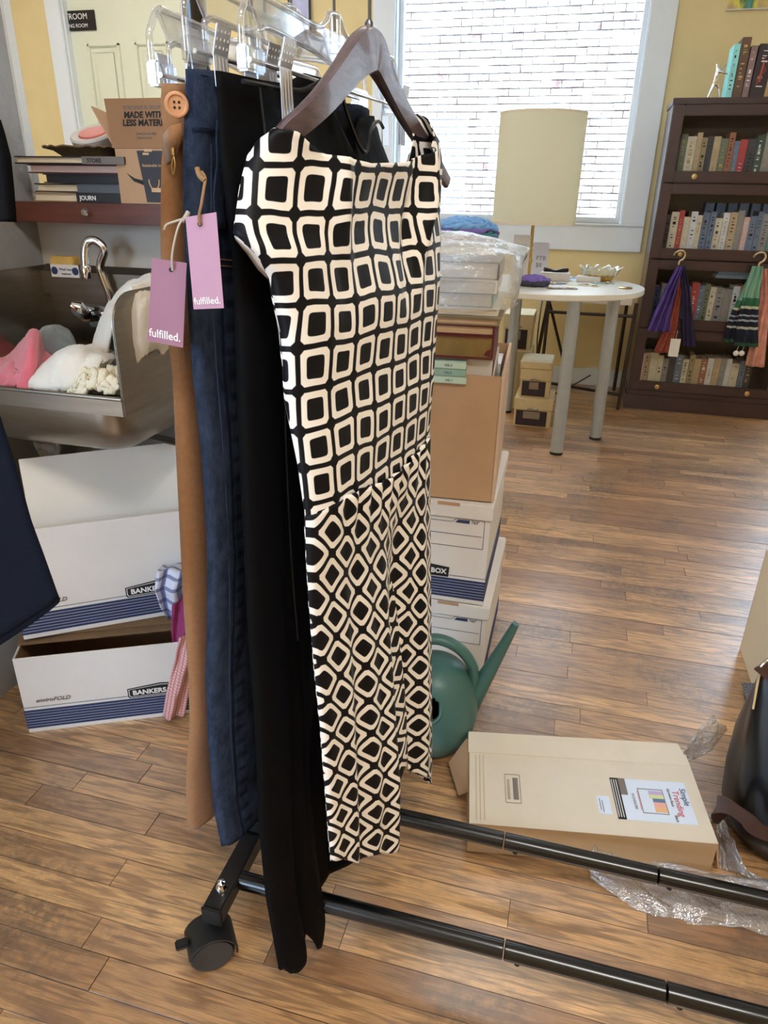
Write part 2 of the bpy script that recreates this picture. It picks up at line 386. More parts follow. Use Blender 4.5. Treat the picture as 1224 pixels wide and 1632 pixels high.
def window(name, x0, x1, z0, z1, casing):
    w = struct(MB().box(x0-.0, YW+.06, z0-.0, x0+.035, YW+.11, z1).box(x1-.035, YW+.06, z0, x1, YW+.11, z1).box(x0+.035, YW+.06, z0, x1-.035, YW+.11, z0+.035).box(x0+.035, YW+.06, z1-.035, x1-.035, YW+.11, z1).build(name, m_trim, bevel=.003))
    B(x0+.035, YW+.08, z0+.035, x1-.035, YW+.086, z1-.035).build('pane', clear('window_glass', (.97, .99, 1, 1), .02, .01), w, smooth=0)
    c = casing; y0, y1 = YW-.022, YW
    for nm, b in (('casing', (x0-c, y0, z0, x0, y1, z1)), ('casing', (x1, y0, z0, x1+c, y1, z1)), ('casing', (x0-c, y0-.004, z1, x1+c, y1, z1+c)), ('apron', (x0-c, y0, z0-c-.02, x1+c, y1, z0-.012)), ('sill', (x0-c, y0-.012, z0-.012, x1+c, YW+.06, z0))):
        B(*b).build(nm, m_trim, w, bevel=.003)
    for b in ((x0-.002, YW, z0, x0+.008, YW+.06, z1), (x1-.008, YW, z0, x1+.002, YW+.06, z1)): B(*b).build('jamb', m_trim, w)
    return w
window('window_1', WX0, WX1, WZ0, WZ1, .139)
window('window_2', 1.34, 2.8, .9, 2.9, .139)
for i, b in enumerate([(-2.58, YW-.015, 0, .33, YW, .11), (1.14, YW-.015, 0, 2.9, YW, .11)]):
    struct(B(*b).build('baseboard_back', m_trim, bevel=.003))
# fitting room door in the window wall
dr = struct(B(DX0, YW+.05, 0, DX1, YW+.09, 2.5).build('door_1', mat('cream_door_paint', (222, 222, 198), .45, var=.02, scale=5), smooth=0))
m_door = MATS['cream_door_paint']
for b in ((DX0-.115, YW-.025, 0, DX0, YW, 2.5), (DX1, YW-.025, 0, DX1+.115, YW, 2.5), (DX0-.115, YW-.025, 2.5, DX1+.115, YW, 2.61)):
    B(*b).build('casing', m_trim, dr, bevel=.003)
for b in ((DX0-.001, YW, 0, DX0+.012, YW+.05, 2.5), (DX1-.012, YW, 0, DX1+.001, YW+.05, 2.5)): B(*b).build('jamb', m_trim, dr)
for x0 in (DX0+.13, DX0+.50):
    for z0, z1 in ((1.05, 2.06), (.2, .9)):
        mb = MB()
        for q in ((x0, z0, x0+.25, z0+.018), (x0, z1-.018, x0+.25, z1), (x0, z0, x0+.018, z1), (x0+.232, z0, x0+.25, z1)):
            mb.box(q[0], YW+.034, q[1], q[2], YW+.052, q[3])
        mb.box(x0+.05, YW+.043, z0+.05, x0+.2, YW+.052, z1-.05)
        mb.build('door_panel', m_door, dr, bevel=.006)
sp = P(129, 32, YW+.04)
sg = thing('door_sign', 'black plastic room sign fixed on the cream panelled door', 'sign', (sp.x, YW+.04, sp.z-.05))
B(sp.x-.14, YW+.038, sp.z-.06, sp.x+.11, YW+.045, sp.z+.055).build('plate', m_blackpl, sg, bevel=.002)
text('RESTROOM', .048, (sp.x+.055, YW+.0365, sp.z+.005), (1, 0, 0), (0, 0, 1), m_whiteink, sg, align='RIGHT')
text('FITTING ROOM', .031, (sp.x+.05, YW+.0365, sp.z-.042), (1, 0, 0), (0, 0, 1), m_whiteink, sg, align='RIGHT')

# brick wall across the alley
bmt = brick_mat(); YB = 8.6
bw = struct(B(-8.5, YB+.02, -1, 6.5, YB+.4, 5.6).build('wall_outside', mat('mortar', (96, 88, 84), .95, var=.05, scale=20), smooth=0))
br = []
for r in range(88):
    z0 = -.6+r*.07; x = -8.4+(.11 if r % 2 else 0)
    while x < 6.3:
        w = .205; px, py, z = pr((x+w/2, YB, z0+.03)); hid = 615 < px < 1010 and py < 355 and py > -5 and not (790 < px < 925 and py > 185)
        br.append((0 if hid and z > 0 else 1, random.random() if not hid else abs(px-780)+abs(py-100), x, z0, w)); x += .215
br.sort(key=lambda q: (q[0], q[1]))
def brick_mb(mb, x, z0, w, tn):
    d = random.uniform(-.012, .008); j = random.uniform(-.004, .004); y = YB+d
    a = [(x+j, y, z0), (x+w, y, z0+j), (x+w-j, y, z0+.056), (x, y, z0+.058)]; c = [(x-.004, YB+.03, z0-.003), (x+w+.004, YB+.03, z0-.003), (x+w+.004, YB+.03, z0+.062), (x-.004, YB+.03, z0+.062)]
    mb.add(a+c, [(0, 1, 2, 3), (0, 4, 5, 1), (1, 5, 6, 2), (2, 6, 7, 3), (3, 7, 4, 0)]); tn += [random.random()]*5
for q in br[:299]:
    mb = MB(); tn = []; brick_mb(mb, q[2], q[3], q[4], tn); mb.build('brick', bmt, bw, tones=tn, smooth=0)
mb = MB(); tn = []
for q in br[299:]: brick_mb(mb, q[2], q[3], q[4], tn)
mb.build('bricks_beyond', bmt, bw, tones=tn, smooth=0, kind='stuff')
struct(B(-9, YW+.2, -1.1, 7, YB+.4, -.95).build('ground', mat('alley_concrete', (190, 186, 178), .9), smooth=0))

# fixtures added around the unseen ceiling fill lights at the top of the script
for (x, y) in ((.6, -.5), (-.5, 2.8), (-2.7, 3.6)):
    t = thing('added_ceiling_fixture', 'white rectangular frame added for the ceiling fill light '+('behind the camera', 'in front of the shop window wall', 'near the cream fitting room door')[(.6, -.5, -2.7).index(x)], 'light', (x, y, 3), 'added ceiling fill lights')
    MB().box(x-.65, y-.35, 2.95, x-.62, y+.35, 3).box(x+.62, y-.35, 2.95, x+.65, y+.35, 3).box(x-.62, y-.35, 2.95, x+.62, y-.32, 3).box(x-.62, y+.32, 2.95, x+.62, y+.35, 3).build('frame', m_trim, t)

# ------------------------------------------------------------------ sink corner: clad stub wall, half wall with ledge
XL = -1.262; YH = 1.53
m_frp = mat('grey_wall_panel', (150, 150, 150), .30, var=.06, scale=20, bmp=.9, bscale=70)
m_pan = mat('beige_grey_wall', (186, 178, 166), .5, var=.03, scale=5)
sw = struct(B(XL-.10, .6, 0, XL, 1.53, 3.0).build('wall_sink_side', m_frp, smooth=0))
struct(B(XL-.112, 1.531, 1.126, XL+.003, 1.562, 3.0).build('trim_1', m_trim, bevel=.004))
struct(B(XL, YH, 0, -.50, YH+.10, 1.0815).build('wall_half', m_pan, smooth=0))

# ledge with a drawer front and knob
t = thing('wooden_ledge', 'reddish brown stained wooden ledge with a small metal knob above the steel sink', 'ledge', (-.9, 1.5, 1.08))
m_led = mat('red_brown_wood', (92, 46, 30), .4, var=.3, scale=9, coat=.3, stretch=(1, 1, 8))
B(XL+.002, 1.45, 1.082, -.50, 1.80, 1.124).build('board', m_led, t, bevel=.002)
MB().lathe([(.003, 0), (.003, .008), (.0075, .012), (.0085, .017), (.006, .022), (0, .023)], P(143, 338, 1.45), 20, ax=(0, -1, 0)).build('knob', m_chrome, t, label='small round polished knob')

# books and things on the ledge
def flatbook(label, x0, x1, y0, y1, z0, z1, cov, pg=m_paper, spine='R', title=None, tcol=None, tsz=.012, rot=0, name='book', grp=None, ct=.0025, sp=None):
    c = Vector(((x0+x1)/2, (y0+y1)/2, z0)); t = thing(name, label, 'book', c, grp)
    R = rotz(c, rot); w = (x1-x0)/2; d = (y1-y0)/2; h = z1-z0
    mb = MB(); mb.M = R; mb.box(-w, -d, 0, w, d, ct).box(-w, -d, h-ct, w, d, h)
    if spine == 'R': mb.box(w-.004, -d, ct, w, d, h-ct)
    elif spine == 'F': mb.box(-w, -d, ct, w, -d+.004, h-ct)
    else: mb.box(-w, d-.004, ct, w, d, h-ct)
    mb.build('cover', cov, t, bevel=.0008)
    pb = MB(); pb.M = R; a = .005
    pb.box(-w+a, -d+(.004 if spine == 'F' else a), ct, w-(.004 if spine == 'R' else a), d-(.004 if spine == 'B' else a), h-ct); pb.build('pages', pg, t)
    if sp: 
        q = MB(); q.M = R; q.box(sp[0], -d-.0012, .0, w+.0005, -d+.0002, h); q.build('spine_panel', sp[1], t)
    if title:
        o = R @ Vector((title[1], -d-.0016, h*.5-tsz*.36)); text(title[0], tsz, o, R.to_3x3() @ Vector((1, 0, 0)), (0, 0, 1), tcol, t, bold=.01)
    return t
m_bk = mat('black_book_cloth', (30, 28, 30), .45); m_pgd = mat('shaded_book_pages', (176, 162, 142), .9, var=.1, scale=300, stretch=(.02, .02, 1))
m_red = mat('dark_red_book_cloth', (96, 34, 38), .5); m_grey = mat('grey_book_cloth', (112, 104, 98), .6)
flatbook('thick book at the bottom of the ledge stack with a JOURNAL spine', -1.205, -.975, 1.46, 1.63, 1.1245, 1.1435, mat('tan_book_cloth', (150, 120, 84), .6), sp=(.0, m_bk), title=('JOURN', .008, 0), tcol=m_whiteink, tsz=.013)
flatbook('cream paged hardback second from the bottom of the ledge stack', -1.195, -.975, 1.46, 1.62, 1.144, 1.1615, m_bk, sp=(.0, mat('steel_grey_cover', (84, 90, 98), .3)))
flatbook('glossy black hardback in the middle of the ledge stack', -1.165, -.978, 1.455, 1.61, 1.162, 1.181, m_bk, pg=m_bk)
flatbook('pale paged book with a dark red cover under the book marked STORE', -1.205, -.97, 1.46, 1.62, 1.1815, 1.199, m_red, pg=mat('pinkish_pages', (206, 180, 168), .9, var=.08, scale=300, stretch=(.02, .02, 1)))
flatbook('wide black hardback with STORE on its spine lying near the top of the ledge stack', -1.228, -.955, 1.45, 1.62, 1.1995, 1.2145, m_bk, sp=(.035, m_grey), title=('STORE', .048, 0), tcol=m_ink, tsz=.0115)
t = thing('wicker_tray', 'brown scalloped edge tray lying on top of the book stack', 'tray', (-1.09, 1.54, 1.2148))
G = []; 
for i, (k, z) in enumerate(((.62, 0), (.66, .004), (.8, .013), (1.0, .0185), (1.0, .0215), (.78, .016), (.6, .004), (0.01, .003))):
    G.append([(-1.09+.10*k*(abs(cos(a))**.6)*(1 if cos(a) > 0 else -1)*(1+.012*sin(24*a)*(k > .95)), 1.54+.075*k*(abs(sin(a))**.6)*(1 if sin(a) > 0 else -1), 1.2148+z+.0015*sin(22*a)*(k > .95)) for a in [2*pi*j/96 for j in range(96)]])
MB().grid(G, closed=True).build('tray_body', mat('brown_tray', (104, 80, 52), .6, var=.3, scale=60), t)
t = thing('round_tin', 'white round tin with a red centred lid on the tray beside the kraft carton', 'tin', (-1.115, 1.575, 1.2385))
MB().lathe([(.045, 0), (.052, .012), (.054, .022), (.050, .026), (.046, .024), (.0, .024)], (-1.115, 1.595, 1.2465), 40, ax=(0, -.42, .9)).build('tin_body', m_white, t)
MB().lathe([(.034, .0242), (.032, .027), (0, .0275)], (-1.115, 1.595, 1.2465), 40, ax=(0, -.42, .9)).build('lid_disc', mat('coral_red', (206, 96, 82), .5), t)

# kraft carton on the ledge with raised flap
t = thing('kraft_carton', 'open kraft cardboard carton with raised flap reading made with less material', 'carton', (-.85, 1.5, 1.1245))
y0 = 1.455; xl, xr = -.978, -.72; zt = 1.230
MB().box(xl, y0, 1.1245, xr, y0+.004, zt).box(xl, y0+.19, 1.1245, xr, y0+.194, zt).box(xl, y0+.004, 1.1245, xl+.004, y0+.19, zt).box(xr-.004, y0+.004, 1.1245, xr, y0+.19, zt).box(xl+.004, y0+.004, 1.1245, xr-.004, y0+.19, 1.1285).build('carton_body', m_card, t, bevel=.001)
a, b, c, d = Vector((xl-.004, y0+.003, zt)), Vector((xr, y0+.003, zt)), Vector((xr+.005, y0+.02, zt+.092)), Vector((xl-.022, y0+.02, zt+.092))
MB().quadslab(a, b, c, d, .003).build('front_flap', m_cardin, t)
MB().quadslab(Vector((xl, y0+.004, zt)), Vector((xl-.055, y0+.02, zt+.08)), Vector((xl-.055, y0+.16, zt+.06)), Vector((xl, y0+.19, zt)), .003).build('side_flap', m_card, t)
ex = (b-a); ey = (d-a); n = ex.cross(ey).normalized()*-1
def onflap(u, v): return a+ex.normalized()*u+ey.normalized()*v+ex.cross(ey).normalized()*(-.0038 if ex.cross(ey).y > 0 else .0038)
for s_, u, v, z_, b_, ink in (('THIS BOX IS NOW', .040, .074, .0105, 0, m_grayink), ('MADE WITH', .040, .058, .0165, .03, m_ink), ('LESS MATERIAL', .034, .043, .0165, .03, m_ink), ('Scan to see why', .062, .026, .007, 0, m_grayink), ('less is more', .062, .018, .007, 0, m_grayink)):
    text(s_, z_, onflap(u, v), ex, ey, ink, t, bold=b_)
# printed panel: dark shape with the outline of a carry handle, and a swoosh
MB().prism([(xl+.052, y0-.0005, zt-.004), (xr-.002, y0-.0005, zt-.004), (xr-.002, y0-.0005, 1.128), (xl+.064, y0-.0005, 1.128), (xl+.060, y0-.0005, 1.165)], .0004).build('printed_panel', mat('charcoal_print', (48, 46, 48), .6), t)
MB().prism([(xl+.022, y0-.0006, zt-.046), (xl+.040, y0-.0006, zt-.056), (xl+.060, y0-.0006, zt-.060), (xl+.060, y0-.0006, zt-.069), (xl+.038, y0-.0006, zt-.062)], .0004).build('printed_swoosh', m_ink, t)
m_kr = mat('kraft_print', (206, 170, 130), .7)
MB().tube([(xl+.086+.012*cos(q), y0-.001, zt-.058+.020*sin(q)) for q in [pi*1.0+pi*j/12 for j in range(13)]], .0012, 6).build('printed_handle', m_kr, t)
MB().box(xl+.078, y0-.0012, zt-.082, xl+.104, y0-.0002, zt-.074).box(xl+.070, y0-.0012, zt-.006, xl+.088, y0-.0002, zt-.001).box(xl+.066, y0-.0012, zt-.012, xl+.080, y0-.0002, zt-.008).build('printed_mark', m_kr, t)
text('Sustainable box', .008, (xl+.062, y0-.0012, zt-.034), (1, 0, 0), (0, 0, 1), m_kr, t)

# ------------------------------------------------------------------ stainless sink
t = thing('hand_sink', 'stainless steel hand sink with side splashes heaped with towels', 'sink', (-1.01, 1.3, .77))
SX0, SX1, SZ = -1.232, -.788, .767; SY0, SY1 = 1.10, 1.50
MB().box(SX0, SY1-.002, SZ, SX1, SY1+.02, .987).box(SX0, SY1-.022, .925, SX1, SY1-.002, .975).hexa([(SX0, SY1-.022, .975), (SX1, SY1-.022, .975), (SX1, SY1, .987), (SX0, SY1, .987), (SX0, SY1-.02, .976), (SX1, SY1-.02, .976), (SX1, SY1, .989), (SX0, SY1, .989)]).build('back_splash', m_steel, t, bevel=.003)
for X0 in (SX0-.004, SX1-.002):
    pf = [(SY0+.0, SZ), (SY1, SZ), (SY1, .987)]+[(SY0+.06-.06*sin(a), .925+.06*cos(a)) for a in [pi/2*j/8 for j in range(9)]]
    MB().prism([(X0, y, z) for y, z in pf], .004).build('side_splash', m_steel, t, bevel=.0015)
# deck with rolled front rim and bowl
def rr(cx, cy, hx, hy, r, z, n=8):
    o = []
    for q, (sx, sy) in enumerate(((1, 1), (-1, 1), (-1, -1), (1, -1))):
        for j in range(n+1):
            a = pi/2*(q+j/n); o.append((cx+sx*(hx-r)+r*cos(a), cy+sy*(hy-r)+r*sin(a), z))
    return o
cx, cy = (SX0+SX1)/2, 1.295
MB().grid([rr(cx, (SY0+SY1)/2, .222, .20, .004, SZ+.030), rr(cx, cy, .195, .155, .05, SZ+.026), rr(cx, cy, .185, .145, .05, SZ+.01), rr(cx, cy, .16, .125, .05, .675), rr(cx, cy, .03, .03, .02, .668)], closed=True).build('bowl', m_steel, t, solid=.002)
MB().grid([rr(cx, cy-.02, .215, .175, .06, SZ+.004), rr(cx, cy-.02, .212, .170, .06, .735), rr(cx, cy-.01, .195, .150, .06, .69), rr(cx, cy, .15, .11, .05, .664), rr(cx, cy, .02, .02, .01, .66)], closed=True).build('bowl_underside', m_steel, t)
MB().box(SX0, SY0-.002, SZ, SX1, SY0+.003, SZ+.034).tube([(SX0, SY0+.001, SZ+.032), (SX1, SY0+.001, SZ+.032)], .0042, 12).build('front_rim', m_steel, t, bevel=.001)
MB().lathe([(.02, -.012), (.02, .01), (.035, .012)], (cx, cy, .645), 20).build('drain', m_steel, t)
MB().tube([(cx, cy+.06, .645), (cx, cy+.10, .62), (cx, 1.45, .61), (cx, 1.525, .61)], .014, 14).build('drain_pipe', m_blackpl, t)
for x in (-1.2, -.83): MB().tube([(x, 1.53, .55), (x, 1.2, .70)], .008, 8).build('bracket', m_blackpl, t)
lp = P(104, 432, SY1-.026)
MB().box(lp.x-.04, SY1-.0245, lp.z-.014, lp.x+.035, SY1-.0225, lp.z+.014).build('maker_label', m_white, t)
for dx in (-.030, .026): MB().lathe([(.0085, 0), (.0085, .0006), (0, .0006)], (lp.x+dx, SY1-.0245, lp.z), 20, ax=(0, -1, 0)).build('maker_emblem', m_navyink, t)
text('Wash hands', .008, (lp.x-.017, SY1-.0250, lp.z+.001), (1, 0, 0), (0, 0, 1), m_navyink, t); text('employees', .006, (lp.x-.012, SY1-.0250, lp.z-.008), (1, 0, 0), (0, 0, 1), m_navyink, t)
# faucet (wall mounted)
fp = P(178, 480, 1.455); fa = thing('faucet', 'chrome gooseneck faucet mounted on the sink back splash', 'faucet', (fp.x, 1.47, .89))
top = P(146, 383, 1.44); end = P(137, 432, 1.43)
pts = [Vector((fp.x-.006, 1.47, .885)), Vector((fp.x-.006, 1.46, .93)), Vector((fp.x-.018, 1.455, .99)), Vector((top.x+.022, 1.45, top.z-.022)), Vector((top.x+.014, 1.447, top.z-.006)), Vector((top.x, 1.444, top.z)), Vector((top.x-.012, 1.440, top.z-.005)), Vector((end.x+.001, 1.435, top.z-.022)), Vector((end.x, 1.43, end.z+.012)), Vector((end.x, 1.43, end.z))]
pts = crv(pts, 6); MB().tube(pts, .0092, 18).build('spout', m_chrome, fa)
MB().lathe([(.0105, -.004), (.012, 0), (.012, .020), (.0095, .024)], (end.x, 1.43, end.z-.012), 20).build('aerator', m_chrome, fa)
MB().lathe([(.018, 0), (.018, .006), (.014, .010), (.013, .03)], (fp.x-.006, 1.478, .89), 24, ax=(0, -1, 0)).build('spout_base', m_chrome, fa)
hp = P(142, 490, 1.44)
MB().tube([(hp.x+.002, 1.478, hp.z-.02), (hp.x+.002, 1.42, hp.z-.012)], [.019, .017], 20).build('valve', m_chrome, fa)
MB().tube([(hp.x+.002, 1.418, hp.z-.012), (hp.x-.006, 1.405, hp.z+.004), (hp.x-.014, 1.395, hp.z+.012)], [.016, .017, .007], 16).build('handle', m_chrome, fa)
MB().box(hp.x-.02, 1.455, hp.z-.048, fp.x+.014, 1.4775, hp.z-.024).build('faucet_body', m_chrome, fa, bevel=.004)
sp = P(101, 413, 1.485)
tag(MB().box(sp.x-.033, 1.478, .988, sp.x+.03, 1.505, 1.008).build('sponge', mat('yellow_sponge', (206, 168, 92), .95, bmp=.5, bscale=300), bevel=.003), 'yellow rectangular sponge on the top edge of the sink back splash', 'sponge')

# towels in the sink
def towel(name, label, cat, rows, m, thick=.012, amp=.006, freq=30, seed=0, nu=40, nv=26, pieces=None, grp=None):
    """rows: list of control polylines (each a list of world points) lofted into a thick crumpled cloth"""
    def cr(pts, u):
        n = len(pts)-1; f = u*n; i = min(int(f), n-1); t_ = f-i
        p0, p1, p2, p3 = pts[max(i-1, 0)], pts[i], pts[i+1], pts[min(i+2, n)]
        return .5*((2*p1)+(p2-p0)*t_+(2*p0-5*p1+4*p2-p3)*t_**2+(3*p1-p0-3*p2+p3)*t_**3)
    rows = [[Vector(p) for p in r] for r in rows]
    G = []; UV = []
    for i in range(nv+1):
        v = i/nv; G.append([]); UV.append([])
        for j in range(nu+1):
            u = j/nu; col = [cr(r, u) for r in rows]; p = cr(col, v)
            nz = fbm(u*3.1+seed, v*2.7, seed*.37); nz2 = fbm(u*9+seed*2, v*8, seed)
            p = p+Vector((nz*.6, -abs(nz)*.5, nz))*amp*2+Vector((0, 0, nz2))*amp*.6
            G[-1].append(p); UV[-1].append((u*.4, v*.4))
    o = MB().grid(G, UV).build(name, m, smooth=180, solid=thick)
    if cat: tag(o, label, cat, grp)
    return o
m_tw = mat('white_terry', (226, 216, 200), .95, var=.05, scale=40, bmp=.7, bscale=500, sheen=.4)
m_pink = mat('pink_terry', (218, 108, 122), .95, var=.06, scale=40, bmp=.7, bscale=500, sheen=.4)
m_gt = mat('grey_terry', (122, 132, 134), .95, var=.06, scale=40, bmp=.7, bscale=500, sheen=.4)
def PP(*q): return [P(x, y, Y) for x, y, Y in q]
towel('towel', 'grey towel folded behind the pink towel in the sink', 'towel', [PP((50, 560, 1.42), (62, 535, 1.42), (85, 522, 1.42), (108, 530, 1.42), (121, 558, 1.42)), PP((48, 568, 1.34), (64, 545, 1.33), (84, 533, 1.33), (104, 545, 1.33), (118, 570, 1.34)), PP((55, 600, 1.30), (65, 580, 1.30), (85, 568, 1.30), (102, 575, 1.30), (112, 595, 1.32))], m_gt, .014, .003, seed=1)
towel('towel', 'pink towel bunched at the left side of the sink', 'towel', [PP((-25, 568, 1.36), (10, 570, 1.36), (42, 548, 1.36), (58, 531, 1.35), (72, 556, 1.36), (102, 566, 1.36)), PP((-30, 590, 1.24), (8, 582, 1.24), (34, 562, 1.22), (55, 535, 1.22), (66, 570, 1.26), (92, 580, 1.27)), PP((-20, 612, 1.17), (12, 600, 1.16), (36, 590, 1.15), (50, 585, 1.15), (60, 596, 1.17), (76, 604, 1.2)), PP((-10, 622, 1.14), (15, 614, 1.14), (32, 612, 1.13), (45, 612, 1.13), (52, 613, 1.14), (60, 612, 1.15))], m_pink, .014, .007, seed=3)
towel('towel', 'thick white towel rolled over the front of the sink basin', 'towel', [PP((75, 590, 1.30), (110, 565, 1.32), (150, 555, 1.33), (185, 566, 1.33)), PP((58, 600, 1.20), (96, 568, 1.20), (140, 557, 1.22), (180, 572, 1.24)), PP((48, 606, 1.15), (82, 590, 1.14), (130, 570, 1.15), (178, 578, 1.18)), PP((50, 612, 1.135), (84, 612, 1.125), (118, 603, 1.13), (150, 590, 1.15)), PP((60, 614, 1.14), (88, 618, 1.125), (112, 614, 1.13), (130, 606, 1.15))], m_tw, .018, .004, seed=5)
towel('towel', 'ribbed cream cloth crumpled at the right front corner of the sink', 'cloth', [PP((112, 612, 1.14), (128, 594, 1.15), (150, 586, 1.16), (172, 588, 1.17), (186, 592, 1.18)), PP((114, 620, 1.125), (132, 602, 1.12), (150, 596, 1.12), (168, 600, 1.125), (189, 604, 1.13)), PP((118, 624, 1.122), (136, 620, 1.115), (152, 620, 1.115), (170, 622, 1.118), (190, 622, 1.125))], plaid_mat('ribbed_cream', (226, 212, 182), (176, 158, 124), (226, 212, 182), 90, 1), .008, .010, seed=8)
towel('shirt', 'white shirt draped over the right side splash of the sink', 'shirt', [PP((146, 560, 1.32), (160, 515, 1.34), (178, 480, 1.36), (205, 452, 1.38), (240, 436, 1.42)), PP((152, 562, 1.27), (166, 516, 1.28), (186, 476, 1.29), (212, 452, 1.31), (262, 445, 1.36)), PP((172, 566, 1.24), (180, 520, 1.22), (200, 472, 1.22), (226, 455, 1.24), (275, 452, 1.3))], m_tw, .006, .006, seed=11)
towel('towel_corner', '', None, [PP((200, 470, 1.19), (214, 456, 1.20), (236, 450, 1.24), (272, 450, 1.3)), PP((203, 500, 1.165), (222, 490, 1.17), (246, 490, 1.22), (278, 490, 1.27)), PP((208, 545, 1.16), (226, 540, 1.16), (250, 535, 1.2), (280, 530, 1.25)), PP((217, 583, 1.16), (230, 566, 1.165), (245, 556, 1.2), (262, 562, 1.23))], m_tw, .005, .004, seed=13)
sh = [o for o in bpy.data.objects if o.name.startswith('shirt')][0]; hc = bpy.data.objects['towel_corner']; hc.parent = sh; hc.name = 'hanging_tail'; OFF[hc.name] = Vector()

# ------------------------------------------------------------------ archive boxes with printed bands
def arch_box(name, label, org, ang, L, D, H, front='long', lid=False, logo=.23, open_top=True, mm=None, small=None):
    t = thing(name, label, 'box', org); R = rotz(org, ang); th = .004
    mb = MB(); mb.M = R
    mb.box(0, 0, 0, L, th, H).box(0, D-th, 0, L, D, H).box(0, th, 0, th, D-th, H).box(L-th, th, 0, L, D-th, H).box(th, th, 0, L-th, D-th, th)
    mb.build('carton', m_white, t, bevel=.0012)
    if open_top:
        mb = MB(); mb.M = R; mb.box(th, th, th, L-th, th+.0015, H-.001).box(th, D-th-.0015, th, L-th, D-th, H-.001).box(th, th+.0015, th, th+.0015, D-th-.0015, H-.001).box(L-th-.0015, th+.0015, th, L-th, D-th-.0015, H-.001)
        mb.build('inner_liner', m_cardin, t)
    z = .012; n = 8; hh = .0062 if H > .2 else .0055
    mb = MB(); mb.M = R; e = .0006
    for k in range(n):
        z0 = z+k*(hh+.0013); z1 = z0+hh
        if k == n-1: z0 += .006; z1 = z0+.0012
        mb.box(-e, -e, z0, L+e, 0, z1).box(-e, 0, z0, 0, D, z1).box(L, 0, z0, L+e, D, z1)
    mb.build('printed_stripes', m_navyink, t)
    zb = z+n*(hh+.0013)+.006
    fx = lambda u, v, w=-.0009: R @ Vector((u, w, v)); X3 = R.to_3x3() @ Vector((1, 0, 0))
    if front == 'long':
        pl = [(logo, zb-.012), (logo+.145, zb-.012), (logo+.148, zb-.008), (logo+.148, zb+.014), (logo+.072, zb+.023), (logo-.003, zb+.014), (logo-.003, zb-.008)]
        q = [fx(u, v) for u, v in pl]; MB().prism(q, .0005).build('logo_plate', m_ink, t)
        q = [fx(logo+.0725+(u-logo-.0725)*.965, zb+.003+(v-zb-.003)*.82, -.0016) for u, v in pl]; rim = MB()
        q2 = [fx(logo+.0725+(u-logo-.0725)*.945, zb+.003+(v-zb-.003)*.74, -.0016) for u, v in pl]
        for i in range(len(q)): j = (i+1) % len(q); rim.add([q[i], q[j], q2[j], q2[i]], [(0, 1, 2, 3)])
        rim.build('logo_border', m_whiteink, t, smooth=0)
        text('BANKERS BOX', .0175, fx(logo+.008, zb-.004, -.0018), X3, (0, 0, 1), m_whiteink, t, bold=.03, sx=1.02)
        text('enviroFOLD', .0145, fx(.028, zb+.006, -.0012), X3, (0, 0, 1), m_grayink, t, bold=.02, shear=.35)
    else:
        w = .115; c = L-.155-.02
        pl = [(c-w/2, zb-.012), (c+w/2+.03, zb-.012), (c+w/2+.032, zb+.014), (c+.01, zb+.021), (c-w/2-.003, zb+.014)]
        MB().prism([fx(u, v) for u, v in pl], .0005).build('logo_plate', m_ink, t)
        text('BANKERS BOX', .0175, fx(c+w/2+.025, zb-.004, -.0018), X3, (0, 0, 1), m_whiteink, t, bold=.03, align='RIGHT')
        mb = MB(); mb.M = R; e = .0009
        def ln(u0, v0, u1, v1, w_=.0012):
            d = Vector((u1-u0, 0, v1-v0)).normalized(); n_ = Vector((-d.z, 0, d.x))*w_/2; a_, b_ = Vector((u0, -e, v0)), Vector((u1, -e, v1))
            mb.add([a_-n_, b_-n_, b_+n_, a_+n_], [(0, 1, 2, 3)])
        T = H-.045; lo = T-.062
        ln(.03, T, L-.085, T); ln(L-.085, T, L-.076, T+.009); ln(L-.076, T+.009, L-.012, T+.009); ln(L-.012, T+.009, L-.012, lo); ln(L-.012, lo, .03, lo); ln(.03, (T+lo)/2, L-.016, (T+lo)/2); ln(.03, lo, .03, T)
        mb.build('printed_form', m_navyink, t, smooth=0)
        MB().prism([fx(L-.079, T-.001), (fx(L-.046, T-.001)), fx(L-.046, T+.0065), fx(L-.072, T+.0065)], .0004).build('printed_tab', m_navyink, t)
        text('763"', .010, fx(L-.042, T-.0005, -.0012), X3, (0, 0, 1), m_navyink, t)
        mb = MB(); mb.M = R; mb.box(L*.5-.06, -.0007, H-.052, L*.5+.012, 0, H-.028); mb.build('hand_hole', m_cardin, t)
    if lid:
        mb = MB(); mb.M = R; g = .005; mb.box(-g, -g, H-.035, L+g, D+g, H+.003); mb.build('lid', m_white, t, bevel=.003)
        mb = MB(); mb.M = R; mb.box(L*.62, -g-.0006, H-.004, L*.78, -g+.001, H+.0036); mb.build('lid_slot', m_card, t)
    return t, R
A1 = radians(27.2); A2 = radians(36)
b1, R1 = arch_box('archive_box', 'white archive box with navy stripes on the floor, lower of the left pair', (-1.108, 1.032, 0), A1, .46, .28, .205)
b2, R2 = arch_box('archive_box', 'open white archive box stacked on another at left, holding its own lid upright', (-1.115, 1.082, .222), A2, .46, .20, .266)
mb = MB(); mb.M = R1; mb.box(.0, .05, .206, .46, .28, .212).box(.02, .07, .213, .46, .28, .2205); mb.build('folded_flap', mat('kraft_cardboard_dark', (120, 92, 62), .9), b1, bevel=.001)
mb = MB(); mb.M = R2
mb.quadslab((.055, .02, .05), (.45, .02, .05), (.44, .12, .392), (.05, .10, .392), .004); ld = mb.build('lid_board', mat('lid_white', (232, 226, 214), .75, var=.02, scale=8), b2, bevel=.001)
